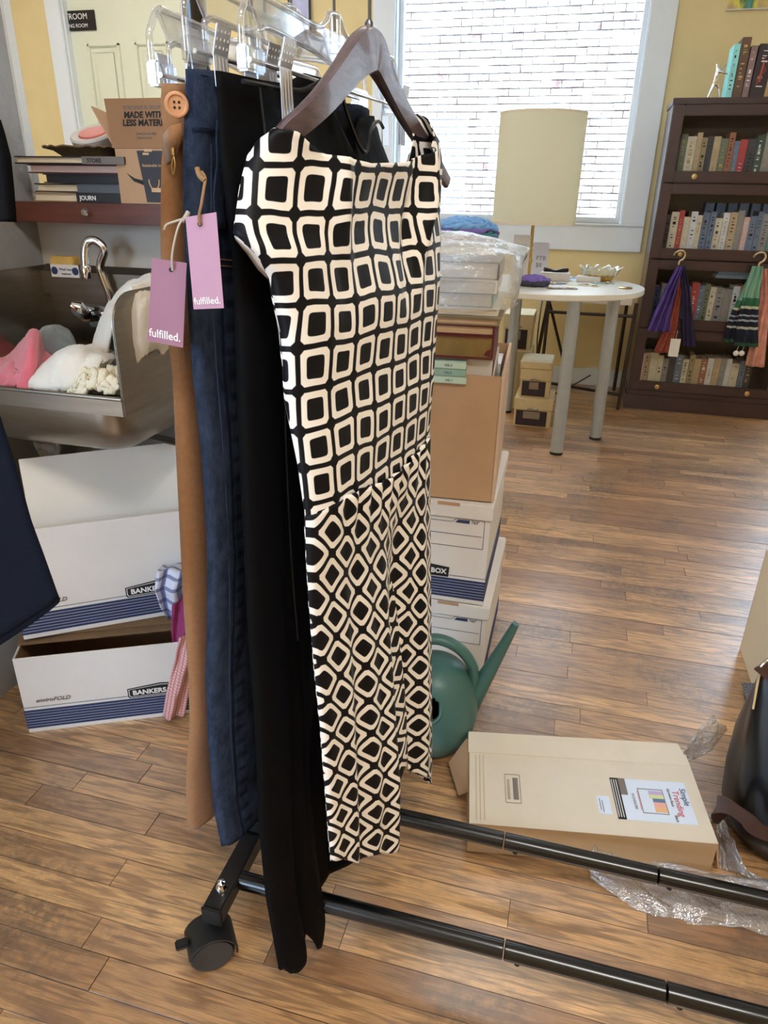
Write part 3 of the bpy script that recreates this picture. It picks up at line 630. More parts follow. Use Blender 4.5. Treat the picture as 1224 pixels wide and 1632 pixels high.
mb = MB(); mb.M = R2; mb.quadslab((.004, .03, .20), (.03, .03, .14), (.03, .12, .20), (.004, .12, .225), .002); mb.build('inner_tab', m_cream, b2)
S1 = (-.440, 1.462)
b3, R3 = arch_box('archive_box', 'lidded white archive box on the floor behind the watering can', (S1[0], S1[1], 0), radians(.5), .318, .39, .256, front='end', lid=True)
b4, R4 = arch_box('archive_box', 'lidded white archive box under the brown carton', (S1[0]-.012, S1[1]-.006, .262), radians(1), .318, .39, .256, front='end', lid=True)
# brown carton with books
bo = (-.455, 1.456, .524); t = thing('brown_carton', 'tall open brown cardboard carton of books on top of the archive boxes', 'carton', bo); R = rotz(bo, radians(3.5)); L, D, H = .318, .385, .285
mb = MB(); mb.M = R; th = .005; mb.box(0, 0, 0, L, th, H).box(0, D-th, 0, L, D, H-.0).box(0, th, 0, th, D-th, H).box(th, th, 0, L-th, D-th, th); mb.build('carton_body', m_card, t, bevel=.0015)
mb = MB(); mb.M = R; mb.box(L-.001, 0, .0, L+.006, D, H+.002); mb.build('side_panel', mat('textured_pale_kraft', (204, 176, 152), .85, var=.05, scale=60, bmp=1., bscale=70), t, bevel=.0015, label='paler textured side panel')
RC = R
def cbook(label, w, d, z0, z1, cov, x1=L-.012, y0=.012, pg=m_paper, spine='R', rot=0, title=None, **k):
    c = RC @ Vector((x1-w/2, y0+d/2, 0)); z0 += .524; z1 += .524
    return flatbook(label, c.x-w/2, c.x+w/2, c.y-d/2, c.y+d/2, z0, z1, cov, pg, spine, rot=radians(3.5)+rot, title=title, **k)
m_sage = mat('sage_paperback', (186, 206, 184), .5, var=.03); m_sage2 = mat('green_paperback', (140, 170, 152), .5, var=.03); m_off = mat('offwhite_cover', (214, 204, 190), .6, var=.03)
m_olive = mat('olive_cloth', (134, 118, 88), .7); m_tan2 = mat('tan_cloth', (190, 156, 116), .7); m_gold = mat('gilt_edge', (150, 124, 74), .35, .55, var=.25, scale=25, stretch=(1, 1, .3)); m_dred = mat('oxblood_leather', (92, 26, 24), .4)
m_fill = mat('cream_boxset', (206, 190, 168), .7)
cbook('box filling book below the tall stack in the brown carton', .27, .20, .006, .120, m_fill, y0=.02, spine='F')
cbook('another filling book hidden under the sage paperbacks', .22, .16, .122, .198, m_fill, x1=L-.07, y0=.012, spine='F')
for k_, (a_, c_) in enumerate((('lowest sage green paperback in the brown carton beside the dress', m_sage), ('mid green paperback between two sage ones in the brown carton', m_sage2), ('topmost sage green paperback under the gilt edged book', m_sage))):
    cbook(a_, .20, .13, .266+.0155*k_, .281+.0155*k_, c_, x1=L-.075+.003*(k_ == 0), y0=-.008+.001*k_, spine='F', title=('VOL %d' % (k_+1), .055, 0), tcol=m_navyink, tsz=.006, ct=.001)
cbook('cream spined book standing behind the three sage paperbacks', .28, .17, .1985, .3165, m_off, x1=L-.022, y0=.0185, spine='F')
cbook('thick gilt edged dark red book in the middle of the stack in the brown carton', .27, .20, .318, .3665, m_dred, x1=L-.022, y0=.0, pg=m_gold, ct=.004)
MB().prism([P(776, 559, 1.452), P(782, 557, 1.452), P(781, 570, 1.452), P(770, 566, 1.452)], .001).build('ribbon', m_dred, bpy.data.objects['book'+('.%03d' % (len([o for o in bpy.data.objects if o.name.split('.')[0] == 'book'])-1))], smooth=0)
for (lb, w, d, z0, z1, cv, x1_) in (('tan paged hardback resting on the gilt edged book', .27, .20, .367, .3865, m_dred, L-.022), ('thin olive cloth book in the stack above the tan paged hardback', .28, .20, .387, .4015, m_olive, L-.014), ('thin brown book lying on the olive cloth book', .28, .19, .402, .4065, m_olive, L-.010), ('wide cream paged book just under the plastic wrapped books', .27, .20, .407, .4220, m_off, L-.018)):
    cbook(lb, w, d, z0, z1, cv, x1=x1_, y0=.0, pg=m_tan2 if 'tan' in lb else m_paper)
m_gp = mat('pale_grey_pages', (196, 186, 172), .9, var=.06, scale=300, stretch=(.02, .02, 1)); m_teal = mat('dusty_teal_cover', (110, 136, 134), .6)
for (lb, w, z0, z1, cv, x1_) in (('lowest of the three plastic wrapped books, with a teal cover', .26, .4225, .4500, m_teal, L-.030), ('middle plastic wrapped book with pale pages', .26, .4505, .476, m_off, L-.024), ('topmost plastic wrapped thick book with brown grey cover', .26, .4765, .510, m_grey, L-.022)):
    cbook(lb, w, .20, z0, z1, cv, x1=x1_, y0=.0, pg=m_gp)
# white bundle behind the stack, in the carton
for i, (dx, dy, z0, z1, lb) in enumerate(((-.012, .235, .10, .262, 'white paper bound bundle standing inside the right rear of the brown carton'), (-.015, .22, .006, .095, 'lower white bundle at the bottom of the brown carton'))):
    cbook(lb, .20, .13, z0, z1, mat('bluewhite_cover', (216, 222, 228), .5), x1=L+dx, y0=dy, pg=m_off, spine='F')
# leaning records/folders to the right of the stack
for i, (x, c_, lb) in enumerate(((.2985, m_dred, 'thin dark red folder leaning between the book stack and carton side'), (.3025, m_off, 'thin white folder leaning along the side of the brown carton'))):
    mb = MB(); mb.M = RC; h1 = .37-.06*i; mb.hexa([(x, .03, .27-.25), (x+.003, .03, .02), (x+.003, .2, .02), (x, .2, .02), (x-.006, .03, h1-.04), (x-.003, .03, h1-.04), (x-.003, .2, h1), (x-.006, .2, h1)])
    tag(mb.build('folder', c_), lb, 'folder')
# bag of plastic film domed over the top books
bg_ = thing('plastic_bag', 'crinkled clear plastic bag pulled over the top books of the stack', 'bag', RC @ Vector((.15, .1, .6)))
G = []
for i in range(26):
    v = i/25; row = []
    for j in range(64):
        a = 2*pi*j/64; cx_, cy_ = .175, .11
        r = min(1, 1.12*sin(pi/2*min(1, v*1.35))**.8) if v > 0 else 0.001
        ex_ = .155+(.014*max(0, cos(a))**1.0)*sin(pi*min(1, v*1.05)); ey_ = .125
        c_, s_ = cos(a), sin(a); f = (abs(c_)**3.2+abs(s_)**3.2)**(-1/3.2)
        x = cx_+ex_*c_*f*r; y = cy_+ey_*s_*f*r
        z = .558-.035*r**2.2-(0 if v < .55 else (v-.55)/.45*.105)
        if c_ > 0: z -= 0.0*c_
        n_ = fbm(x*14, y*14+z*22, 3)*.016*(1 if v < .6 else .6)
        row.append(RC @ Vector((x+n_*c_*(v > .4), y+n_*s_*.5, z+n_*.55)))
    G.append(row)
MB().grid(G, closed=True).build('film', clear('crinkled_bag', (.95, .97, .98, 1), .16, .16, bmp=1., haze=.24, hcol=(.88, .93, .97, 1)), bg_, smooth=180)

# ------------------------------------------------------------------ clothes spilling between the left boxes
def strip(name, label, pts, w0, w1, m, cat='garment', folds=3, amp=.012, dirv=(.8, .45, 0), parent=None):
    G = []; UV = []; pts = [Vector(p) for p in pts]; n = 30
    for i in range(n+1):
        f = i/n*(len(pts)-1); k = min(int(f), len(pts)-2); c = pts[k].lerp(pts[k+1], f-k); w = w0+(w1-w0)*i/n; r = []; u_ = []
        for j in range(25):
            s_ = j/24-.5; d = Vector(dirv).normalized(); nn = Vector((d.y, -d.x, 0))
            r.append(c+d*s_*w+nn*(sin(s_*2*pi*folds+i*.12)*amp+(1-4*s_*s_)*.012+fbm(s_*4, i*.15)*amp*.5)); u_.append((s_*w, i/n*.25))
        G.append(r); UV.append(u_)
    o = MB().grid(G, UV).build(name, m, parent, smooth=180, solid=.002)
    if not parent: tag(o, label, cat)
    return o
PK = lambda s_, y_, z_: R2 @ Vector((s_, y_, z_))
strip('shirt', 'blue and white plaid shirt sleeve spilling out between the two left archive boxes', [P(296, 896, 1.30), P(284, 905, 1.24), P(278, 935, 1.22), P(284, 965, 1.24), P(292, 985, 1.27)], .10, .07, plaid_mat('blue_plaid', (206, 208, 222), (70, 96, 168), (60, 60, 120), 28, 26), 'shirt', 2, .010)
strip('garment', 'magenta garment hanging down between the two left archive boxes', [P(306, 935, 1.26), P(298, 960, 1.23), P(298, 1000, 1.21), P(304, 1045, 1.205)], .06, .075, mat('magenta_cloth', (140, 46, 96), .8, var=.1, scale=30), folds=2, amp=.009)
strip('garment', 'pink gingham garment corner hanging over the lower left archive box', [P(304, 1010, 1.195), P(296, 1050, 1.185), P(284, 1100, 1.175), P(277, 1140, 1.17)], .05, .05, plaid_mat('pink_gingham', (224, 178, 172), (176, 96, 96), (180, 100, 100), 140, 130), folds=1.5, amp=.008)

# blue tape on the floor
tag(B(-1.62, 1.235, 0, -1.25, 1.262, .0022).build('tape', mat('blue_tape', (52, 92, 140), .6)), 'strip of blue masking tape stuck on the floor left of the archive boxes', 'tape')
# far left brown carton and clutter below the sink
towel('plastic_sack', 'crumpled translucent plastic sack under the left end of the sink', 'bag', [PP((-60, 700, 1.48), (-10, 672, 1.47), (30, 668, 1.46), (70, 690, 1.45), (95, 700, 1.45)), PP((-60, 730, 1.44), (-10, 700, 1.40), (30, 695, 1.38), (70, 705, 1.4), (98, 720, 1.42)), PP((-60, 780, 1.44), (-10, 750, 1.42), (30, 740, 1.40), (70, 745, 1.42), (95, 760, 1.45))], mat('milky_plastic', (188, 182, 176), .35, bmp=.6, bscale=40), .004, .016, seed=21)

# ------------------------------------------------------------------ watering can
wc = Vector((-.207, 1.27, 0)); t = thing('watering_can', 'teal green round plastic watering can with long spout on the floor', 'watering can', wc)
m_teal2 = mat('teal_plastic', (66, 106, 102), .42, var=.05, scale=8, bmp=.05, bscale=200)
prof = [(.0, .0), (.050, .0), (.056, .004), (.075, .022), (.090, .055), (.096, .09), (.095, .125), (.086, .165), (.068, .198), (.044, .218), (.02, .226), (0, .228)]
# body as a closed surface with a round filler hole facing the camera, slightly to its left
hd = Vector((-.02, -.90, .42)).normalized(); hc_ = Vector((0, 0, .118))
bm = bmesh.new(); n = 64; prf = []
def catm(pf, k=6):
    o = []
    for i in range(len(pf)-1):
        p0, p1, p2, p3 = [Vector(pf[max(0, min(len(pf)-1, i+q))]) for q in (-1, 0, 1, 2)]
        for j in range(k):
            u = j/k; o.append(tuple(.5*((2*p1)+(p2-p0)*u+(2*p0-5*p1+4*p2-p3)*u*u+(3*p1-p0-3*p2+p3)*u**3)))
    return o+[pf[-1]]
pf = catm(prof); mb = MB(); vs = []; fs = []
for (r, z) in pf:
    for k in range(n): vs.append(Vector((max(r, .0003)*cos(2*pi*k/n), max(r, .0003)*sin(2*pi*k/n), z)))
HR = .031
def hang(v): q = (v-hc_); return q.normalized().angle(hd)*.098
for i in range(len(pf)-1):
    for k in range(n):
        q = (i*n+k, i*n+(k+1) % n, (i+1)*n+(k+1) % n, (i+1)*n+k)
        if hang(sum((vs[x] for x in q), Vector())/4) > HR: fs.append(q)
mb.add([v+wc for v in vs], fs); mb.build('body', m_teal2, t, smooth=60, solid=.003)
ctr = wc+hc_+hd*.0905; ax1 = hd.cross(Vector((0, 0, 1))).normalized(); ax2 = ax1.cross(hd)
MB().grid([[ctr+hd*dz+(ax1*cos(a)+ax2*sin(a))*rr_ for a in [2*pi*j/40 for j in range(40)]] for rr_, dz in ((.037, -.006), (.037, .0), (.034, .004), (.030, .003), (.029, -.006), (.029, -.02))], closed=True).build('filler_rim', m_teal2, t)
hpts = crv([wc+Vector((-.055, -.01, .195)), wc+Vector((-.045, -.005, .255)), wc+Vector((-.005, 0, .278)), wc+Vector((.045, .005, .262)), wc+Vector((.078, .012, .215)), wc+Vector((.082, .018, .155))])
MB().tube(hpts, .012, 16, flat=1.25).build('handle', m_teal2, t)
spt = crv([wc+Vector((.075, .02, .105)), wc+Vector((.10, .026, .165)), wc+Vector((.132, .03, .25)), P(822, 994, 1.30)])
ns = len(spt); MB().tube(spt, [.019*(1-i/ns)**1.2+.0075 for i in range(ns)], 18).build('spout', m_teal2, t)

# ------------------------------------------------------------------ flat carton of the garment rack kit
c0, c1, c2, c3 = fl(748, 1312, .075), fl(1145, 1345, .075), fl(1090, 1195, .075), fl(748, 1175, .075)
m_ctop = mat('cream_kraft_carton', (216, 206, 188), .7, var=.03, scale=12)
t = thing('flat_carton', 'long flat cream carton lying on the floor beyond the rack rails', 'carton', (.12, 1.12, 0))
def dn(p, z=0): return Vector((p.x, p.y, z))
MB().hexa([dn(c0, .001), dn(c1, .001), dn(c2, .001), dn(c3, .001), c0, c1, c2, c3]).build('carton_body', mat('brown_side', (182, 148, 108), .8, var=.04, scale=14), t, bevel=.0008)  # sides in a browner tone than the cream top panel
d_ = (c1-c0).normalized(); e_ = (c3-c0).normalized()
def ct(u, v, h=.0006): # u along front, v towards back
    a_ = c0.lerp(c1, u); b_ = c3.lerp(c2, u); q = a_.lerp(b_, v); return Vector((q.x, q.y, .075+h))
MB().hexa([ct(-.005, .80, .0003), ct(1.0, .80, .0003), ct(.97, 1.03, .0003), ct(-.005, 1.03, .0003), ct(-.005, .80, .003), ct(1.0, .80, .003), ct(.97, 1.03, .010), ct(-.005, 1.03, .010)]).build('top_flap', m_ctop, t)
MB().quadslab(dn(c0, .06)+Vector((-.003, .10, 0)), dn(c3, .075)+Vector((-.003, -.005, 0)), dn(c3, .02)+Vector((-.035, -.03, 0)), dn(c0, .015)+Vector((-.035, .12, 0)), .003).build('end_flap', m_card, t)
MB().quadslab(ct(1.0, .0, -.004), ct(1.0, .35, -.004), ct(1.03, .30, -.06), ct(1.035, .02, -.068), .003).build('end_flap', m_card, t)
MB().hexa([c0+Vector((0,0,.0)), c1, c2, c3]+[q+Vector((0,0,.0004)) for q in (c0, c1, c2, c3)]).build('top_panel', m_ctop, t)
for u in (.028, .045, .062): MB().quadslab(ct(u, .04), ct(u+.003, .04), ct(u+.003, .78), ct(u, .78), .0003).build('crease', mat('carton_crease', (186, 168, 140), .8), t)
def lab(u0, v0, u1, v1, m, nm, h=.0008, par=t): return MB().quadslab(ct(u0, v0, h), ct(u1, v0, h), ct(u1, v1, h), ct(u0, v1, h), .0003).build(nm, m, par)
m_lb = mat('label_paper', (214, 226, 244), .35, var=.01)
lab(.62, .16, .945, .60, m_lb, 'label')
lab(.62, .16, .655, .60, m_ink, 'label_bar', .0014); lab(.655, .42, .685, .60, m_grayink, 'label_bar', .0014)
for k_ in range(3): lab(.624+.010*k_, .18, .627+.010*k_, .58, m_whiteink, 'label_line', .0018)
lab(.545, .20, .60, .39, m_lb, 'small_label')
for k_, q in enumerate(((.555, .24, .558, .36), (.565, .22, .568, .34))): lab(*q, m_grayink, 'label_print', .0014)
def frame(u0, v0, u1, v1, m, w=.004):
    for q in ((u0, v0, u1, v0+w*2), (u0, v1-w*2, u1, v1), (u0, v0, u0+w, v1), (u1-w, v0, u1, v1)): lab(*q, m, 'printed_outline', .0014)
frame(.155, .24, .222, .56, m_grayink, .002)
lab(.19, .28, .212, .52, m_grayink, 'barcode', .0014); lab(.165, .28, .176, .50, mat('faint_print', (176, 160, 138), .8), 'printed_text', .0014)
frame(.730, .24, .838, .50, m_grayink, .003)
for q, c_ in (((.775, .44, .835, .48), (190, 170, 214)), ((.775, .40, .835, .44), (208, 214, 160)), ((.785, .36, .835, .40), (96, 120, 150)), ((.785, .31, .835, .36), (226, 170, 160)), ((.785, .26, .835, .31), (226, 178, 130))):
    lab(*q, mat('print_%d' % c_[0]+str(c_[2]), c_, .6), 'printed_clothes', .0014)
lab(.725, .27, .731, .47, mat('print_pink', (214, 170, 176), .6), 'printed_shoes', .0014)
ev = (c0-c3).normalized()
for s_, u, v, z_, c_ in (('Simple', .913, .53, .017, m_navyink), ('Trending', .878, .50, .018, mat('red_ink', (200, 60, 60), .6)), ('Garment Rack', .858, .52, .008, m_ink), ('Black', .858, .24, .008, m_ink), ('0123456789', .700, .44, .008, m_grayink)):
    text(s_, z_, ct(u, v, .0018), ev, d_, c_, t, th=.0001)
# film around the carton
def film(name, label, rows, seed, amp=.010):
    o = towel(name, label, 'plastic film', rows, m_film, .0004, amp, seed=seed, nu=60, nv=30); return o
film('plastic_film', 'clear crinkled plastic film lying under and in front of the rear rack rail', [[fl(935, 1400, .004), fl(1000, 1440, .004), fl(1080, 1465, .004), fl(1160, 1475, .006), fl(1250, 1490, .006)], [fl(940, 1375, .03), fl(1000, 1405, .022), fl(1080, 1430, .02), fl(1160, 1445, .02), fl(1250, 1455, .02)], [fl(950, 1345, .05), fl(1010, 1370, .02), fl(1090, 1395, .03), fl(1170, 1410, .02), fl(1250, 1420, .03)], [fl(962, 1338, .03), fl(1020, 1358, .02), fl(1095, 1385, .012), fl(1175, 1395, .01), fl(1250, 1400, .02)]], 31, .007)
film('plastic_film', 'clear plastic film sticking up behind the far right corner of the flat carton', [[fl(1085, 1200, .085), fl(1110, 1165, .10), fl(1135, 1140, .11)], [fl(1096, 1205, .07), fl(1125, 1180, .08), fl(1150, 1150, .10)], [fl(1100, 1212, .05), fl(1132, 1196, .05), fl(1158, 1165, .07)]], 33, .005)
film('plastic_film', 'clear plastic film on the floor between the flat carton and the black bag', [[fl(1128, 1300, .01), fl(1150, 1330, .02), fl(1165, 1370, .01)], [fl(1145, 1290, .01), fl(1165, 1340, .03), fl(1185, 1385, .01)], [fl(1150, 1380, .004), fl(1180, 1395, .01), fl(1230, 1410, .004)]], 35, .006)
film('plastic_film', 'scrap of clear plastic film by the left end flap of the flat carton', [[fl(722, 1240, .01), fl(735, 1222, .03), fl(745, 1205, .02)], [fl(728, 1255, .004), fl(745, 1245, .02), fl(752, 1235, .01)]], 36, .004)

# ------------------------------------------------------------------ black bag, strap, file box at right
t = thing('handbag', 'glossy black patent bag with brown leather strap at the right edge', 'bag', (.58, 1.2, 0))
m_pat = mat('black_patent', (6, 7, 11), .34, var=.1, scale=6, coat=.05, bmp=.1, bscale=6)
G = []
for i, (z, xl_, xr_, yf, yb) in enumerate(((.0015, .445, .76, 1.13, 1.30), (.012, .421, .78, 1.11, 1.32), (.05, .405, .79, 1.10, 1.33), (.12, .402, .785, 1.11, 1.325), (.20, .402, .775, 1.13, 1.31), (.28, .402, .765, 1.16, 1.28), (.35, .405, .755, 1.19, 1.25), (.40, .415, .75, 1.21, 1.235))):
    row = []
    for j in range(56):
        a = 2*pi*j/56; c_, s_ = cos(a), sin(a); f = (abs(c_)**3.5+abs(s_)**3.5)**(-1/3.5)
        row.append(((xl_+xr_)/2+(xr_-xl_)/2*c_*f+.003*sin(a*5+i), (yf+yb)/2+(yb-yf)/2*s_*f+.004*sin(a*7+i*2), z))
    G.append(row)
G = [[(.6, 1.21, .0015)]*56]+G
MB().grid(G, closed=True).build('bag_body', m_pat, t, smooth=60)
m_lea = mat('brown_leather', (70, 46, 38), .45, bmp=.2, bscale=200)
def ribbon(pts, w, th, m, parent, name, upv=(0, 0, 1)):
    pts = crv(pts, 8); mb = MB(); vs = []; fs = []
    for i, p in enumerate(pts):
        d = (pts[min(i+1, len(pts)-1)]-pts[max(i-1, 0)]).normalized(); s_ = Vector(upv); s_ = (s_-d*s_.dot(d)).normalized()*w/2; nn = d.cross(s_).normalized()*th/2
        vs += [p-s_-nn, p+s_-nn, p+s_+nn, p-s_+nn]
    for i in range(len(pts)-1):
        for k in range(4): fs.append((i*4+k, i*4+(k+1) % 4, (i+1)*4+(k+1) % 4, (i+1)*4+k))
    fs += [(3, 2, 1, 0), tuple(len(vs)-4+k for k in range(4))]; mb.add(vs, fs); return mb.build(name, m, parent, smooth=50)
ribbon([Vector((.80, 1.085, .10)), Vector((.60, 1.075, .10)), P(1224, 1330, 1.08), P(1190, 1305, 1.08), P(1160, 1285, 1.10), P(1143, 1283, 1.13), P(1146, 1302, 1.15), P(1160, 1290, 1.19)], .030, .003, m_lea, t, 'strap')
ribbon([P(1213, 1058, 1.2), P(1207, 1090, 1.19), P(1200, 1130, 1.17)], .006, .003, m_chrome, t, 'zip')
MB().tube([P(1212, 1062, 1.19), P(1222, 1052, 1.19), P(1232, 1060, 1.19)], .004, 10).build('ring', m_chrome, t)
ribbon([P(1212, 1075, 1.19), P(1225, 1068, 1.19), P(1260, 1066, 1.2)], .03, .003, m_lea, t, 'leather_tab')
bo = (.556, 1.47, 0); t = thing('file_box', 'open cream file box of folders at the right edge behind the black bag', 'box', bo)
MB().box(.556, 1.47, 0, .561, 1.875, .317).box(.556, 1.87, 0, .95, 1.875, .317).box(.556, 1.47, 0, .95, 1.475, .317).box(.945, 1.47, 0, .95, 1.875, .317).box(.561, 1.475, 0, .945, 1.87, .005).build('box_body', m_cream, t, bevel=.0015)
for k_ in range(9):
    y = 1.84-.04*k_
    tag(B(.566, y, .006, .93, y+.004, .300+.004*(k_ % 3)).build('folder', m_white if k_ % 2 else m_card), ('nearest', 'second nearest', 'third', 'fourth', 'fifth', 'sixth', 'seventh', 'eighth', 'rearmost')[8-k_]+' upright folder inside the cream file box at the right edge', 'folder', 'folders in the cream file box')
towel('fabric_strip', 'grey patterned fabric scrap on the floor beside the black bag', 'fabric', [[fl(1184, 1088, .01), fl(1196, 1090, .02), fl(1210, 1094, .01)], [fl(1192, 1112, .01), fl(1200, 1112, .02), fl(1210, 1114, .01)], [fl(1198, 1135, .01), fl(1203, 1135, .015), fl(1210, 1136, .01)]], plaid_mat('grey_check', (96, 100, 108), (50, 52, 58), (130, 132, 138), 30, 30), .004, .004, seed=41)

# ------------------------------------------------------------------ round table by the window
TC = Vector((-.155, 3.81, 0)); TR = .455; TZ = .76
m_tab = mat('white_laminate', (232, 230, 222), .25, var=.01, scale=4); m_alu = mat('aluminium_leg', (176, 184, 194), .38, .6, var=.04)
t = thing('round_table', 'white round table with thick grey tube legs below the window', 'table', TC)
MB().lathe([(0, TZ-.028), (TR-.004, TZ-.028), (TR, TZ-.024), (TR, TZ-.003), (TR-.003, TZ), (0, TZ)], TC, 96).build('tabletop', m_tab, t)
for (x, y, x2, y2) in ((-.021, 3.421, -.021, 3.45), (.166, 3.732, .16, 3.735), (-.42, 3.62, -.40, 3.64), (-.34, 4.10, -.335, 4.08)):
    MB().tube([(x, y, .012), (x2, y2, TZ-.028)], .030, 24).build('leg', m_alu, t)
    MB().lathe([(.031, 0), (.031, .012)], (x, y, 0), 24).build('foot', m_blackpl, bpy.data.objects[[o.name for o in t.children if o.name.startswith('leg')][-1]])
def T(x, y, z=0): return fl(x, y, TZ+z)
# lamp
lc = Vector((-.275, 3.93, TZ)); t = thing('table_lamp', 'table lamp with cream drum shade standing in front of the window', 'lamp', lc)
MB().lathe([(0, 0), (.07, 0), (.07, .012), (.02, .02), (0, .02)], lc, 32).build('base', m_brass, t)
MB().tube([lc+Vector((0, 0, .02)), lc+Vector((0, 0, .50))], .0085, 14).lathe([(.009, .08), (.014, .09), (.014, .10), (.009, .11)], lc, 16).lathe([(.009, .16), (.013, .17), (.009, .18)], lc, 16).build('pole', m_brass, t)
m_sh, tt, bb = nt('lamp_shade_fabric'); bb.inputs['Base Color'].default_value = lin((238, 235, 214)); bb.inputs['Roughness'].default_value = .8
ts = tt.nodes.new('ShaderNodeBsdfTranslucent'); ts.inputs[0].default_value = lin((246, 242, 222)); mx = tt.nodes.new('ShaderNodeMixShader'); mx.inputs[0].default_value = .45
tt.links.new(bb.outputs[0], mx.inputs[1]); tt.links.new(ts.outputs[0], mx.inputs[2]); tt.links.new(mx.outputs[0], tt.nodes['Material Output'].inputs[0]); bump(tt, bb, noi(tt, objco(tt, (1, 1, 1)), 400, 2), .1)
MB().lathe([(.203, .275), (.206, .275), (.206, .760), (.203, .760)], lc, 72).build('lamp_shade', m_sh, t)
for z_ in (.272, .754): MB().lathe([(.2065, z_), (.2075, z_), (.2075, z_+.010), (.2065, z_+.010)], lc, 72).build('trim_band', m_cream, t)
for a in (0, 2.1, 4.2): MB().tube([lc+Vector((.01*cos(a), .01*sin(a), .47)), lc+Vector((.204*cos(a), .204*sin(a), .50))], .002, 6).build('spider_arm', m_brass, t)
MB().lathe([(0, .44), (.018, .45), (.02, .50), (.03, .54), (.028, .57), (0, .59)], lc, 20).build('bulb', m_whiteink, t)
# standing price card, necklace display, small plant
def card_stand(name, label, x, y, w, h, m, yaw=0.1, lean=.12, cat='sign', grp=None):
    c = T(x, y); t = thing(name, label, cat, c, grp); mb = MB(); mb.M = Matrix.Translation(c) @ Matrix.Rotation(yaw, 4, 'Z') @ Matrix.Rotation(-lean, 4, 'X')
    mb.box(-w/2, 0, .0, w/2, .004, h); mb.build('card', m, t, bevel=.0008)
    mb2 = MB(); mb2.M = mb.M; mb2.box(-w/4, .004, 0, w/4, .05, .006); mb2.build('foot', m, t); return t, mb.M
t, Rm = card_stand('table_sign', 'white tent card with handwriting beside the lamp pole on the table', 858, 441, .082, .175, mat('pale_lilac_card', (214, 212, 226), .5, var=.01), .05, .03)
for (s_, z) in (('FTB', .085), ('$8', .05)): text(s_, .032, Rm @ Vector((-.022, -.001, z)), (1, 0.05, 0), Rm.to_3x3() @ Vector((0, 0, 1)), m_grayink, t)
t, Rm = card_stand('necklace_card', 'pale card stand carrying a dark necklace left of the lamp pole', 826, 447, .085, .22, m_white, -.05, .03, 'display')
mb = MB(); mb.tube([Rm @ Vector((.028*cos(a), -.004, .135+.055*(1-1) - .0 + .045*(-abs(sin(a))))) for a in [pi*j/14 for j in range(15)]], .005, 8).build('necklace', m_black, t)
MB().add([Rm @ Vector(p) for p in ((-.026, -.002, .175), (.026, -.002, .175), (.018, -.002, .03), (0, -.002, .005), (-.018, -.002, .03))], [(0, 1, 2, 3, 4)]).build('pendant_panel', mat('bluish_print', (190, 204, 222), .5), t, smooth=0)
pc = T(797, 418); pc.z = TZ; t = thing('potted_plant', 'small bright green spider plant in a dark pot beside the plastic bag', 'plant', pc)
MB().lathe([(0, 0), (.03, 0), (.04, .07), (.036, .07), (.03, .06), (0, .06)], pc, 24).build('pot', m_bk, t)
m_leaf = mat('spring_green_leaf', (158, 196, 84), .5, var=.2, scale=20)
for k in range(12):
    a = k*2.4; L_ = random.uniform(.06, .11); pts = [pc+Vector((cos(a)*L_*u*.8, sin(a)*L_*u*.8, .06+L_*(1.5*u-1.3*u*u))) for u in [j/8 for j in range(9)]]
    mb = MB(); G = []
    for i, p in enumerate(pts): w = .007*sin(pi*min(.98, .12+i/8*.88)); s_ = Vector((-sin(a), cos(a), 0))*w; G.append([p-s_, p-Vector((0, 0, .002)), p+s_])
    mb.grid(G).build('leaf', m_leaf, t, smooth=180, solid=.0008)
# yarn / scarf pile behind the bag
def scarf_heap(name, label, c, rx, ry, h, cols, seed):
    t = thing(name, label, 'scarf', c)
    for k, (cc, n_) in enumerate(cols):
        for q in range(n_):
            pts = []; random.seed(seed+k*31+q); a0 = random.random()*6.28; r0 = random.uniform(.2, .95)
            for j in range(22):
                a = a0+j*.35; r = r0*(1+.15*sin(j*1.3+q)); pts.append(Vector((c.x+rx*r*cos(a), c.y+ry*r*sin(a), c.z+.012+h*(k+.15+.6*random.random()*.6)/len(cols)*(1-.45*r*r)+.006*sin(j))))
            MB().tube(crv(pts, 3), [.010+.004*sin(i) for i in range(len(pts)*3-2)], 8).build('strand', cc, t, smooth=180)
    random.seed(99)
scarf_heap('scarf_pile', 'heap of blue and multicolour scarves on the table behind the plastic bag', Vector((-.57, 3.60, TZ+.20)), .15, .10, .10, [(mat('coral_yarn', (206, 112, 108), .9, bmp=.5), 7), (mat('teal_yarn', (72, 130, 140), .9, bmp=.5), 5), (mat('violet_yarn', (128, 108, 190), .9, bmp=.5), 7), (mat('blue_tulle', (120, 170, 226), .8, bmp=.5), 16)], 5)
tag(B(-.60, 3.50, TZ, -.42, 3.70, TZ+.199).build('display_box', m_cream, bevel=.004), 'cream display box under the scarf heap on the table', 'box')
scarf_heap('scarf', 'lilac and charcoal scarf crumpled on the left front of the table', T(848, 456), .075, .05, .04, [(mat('charcoal_yarn', (70, 70, 86), .9), 8), (mat('violet_yarn', (128, 108, 190), .9), 6)], 17)
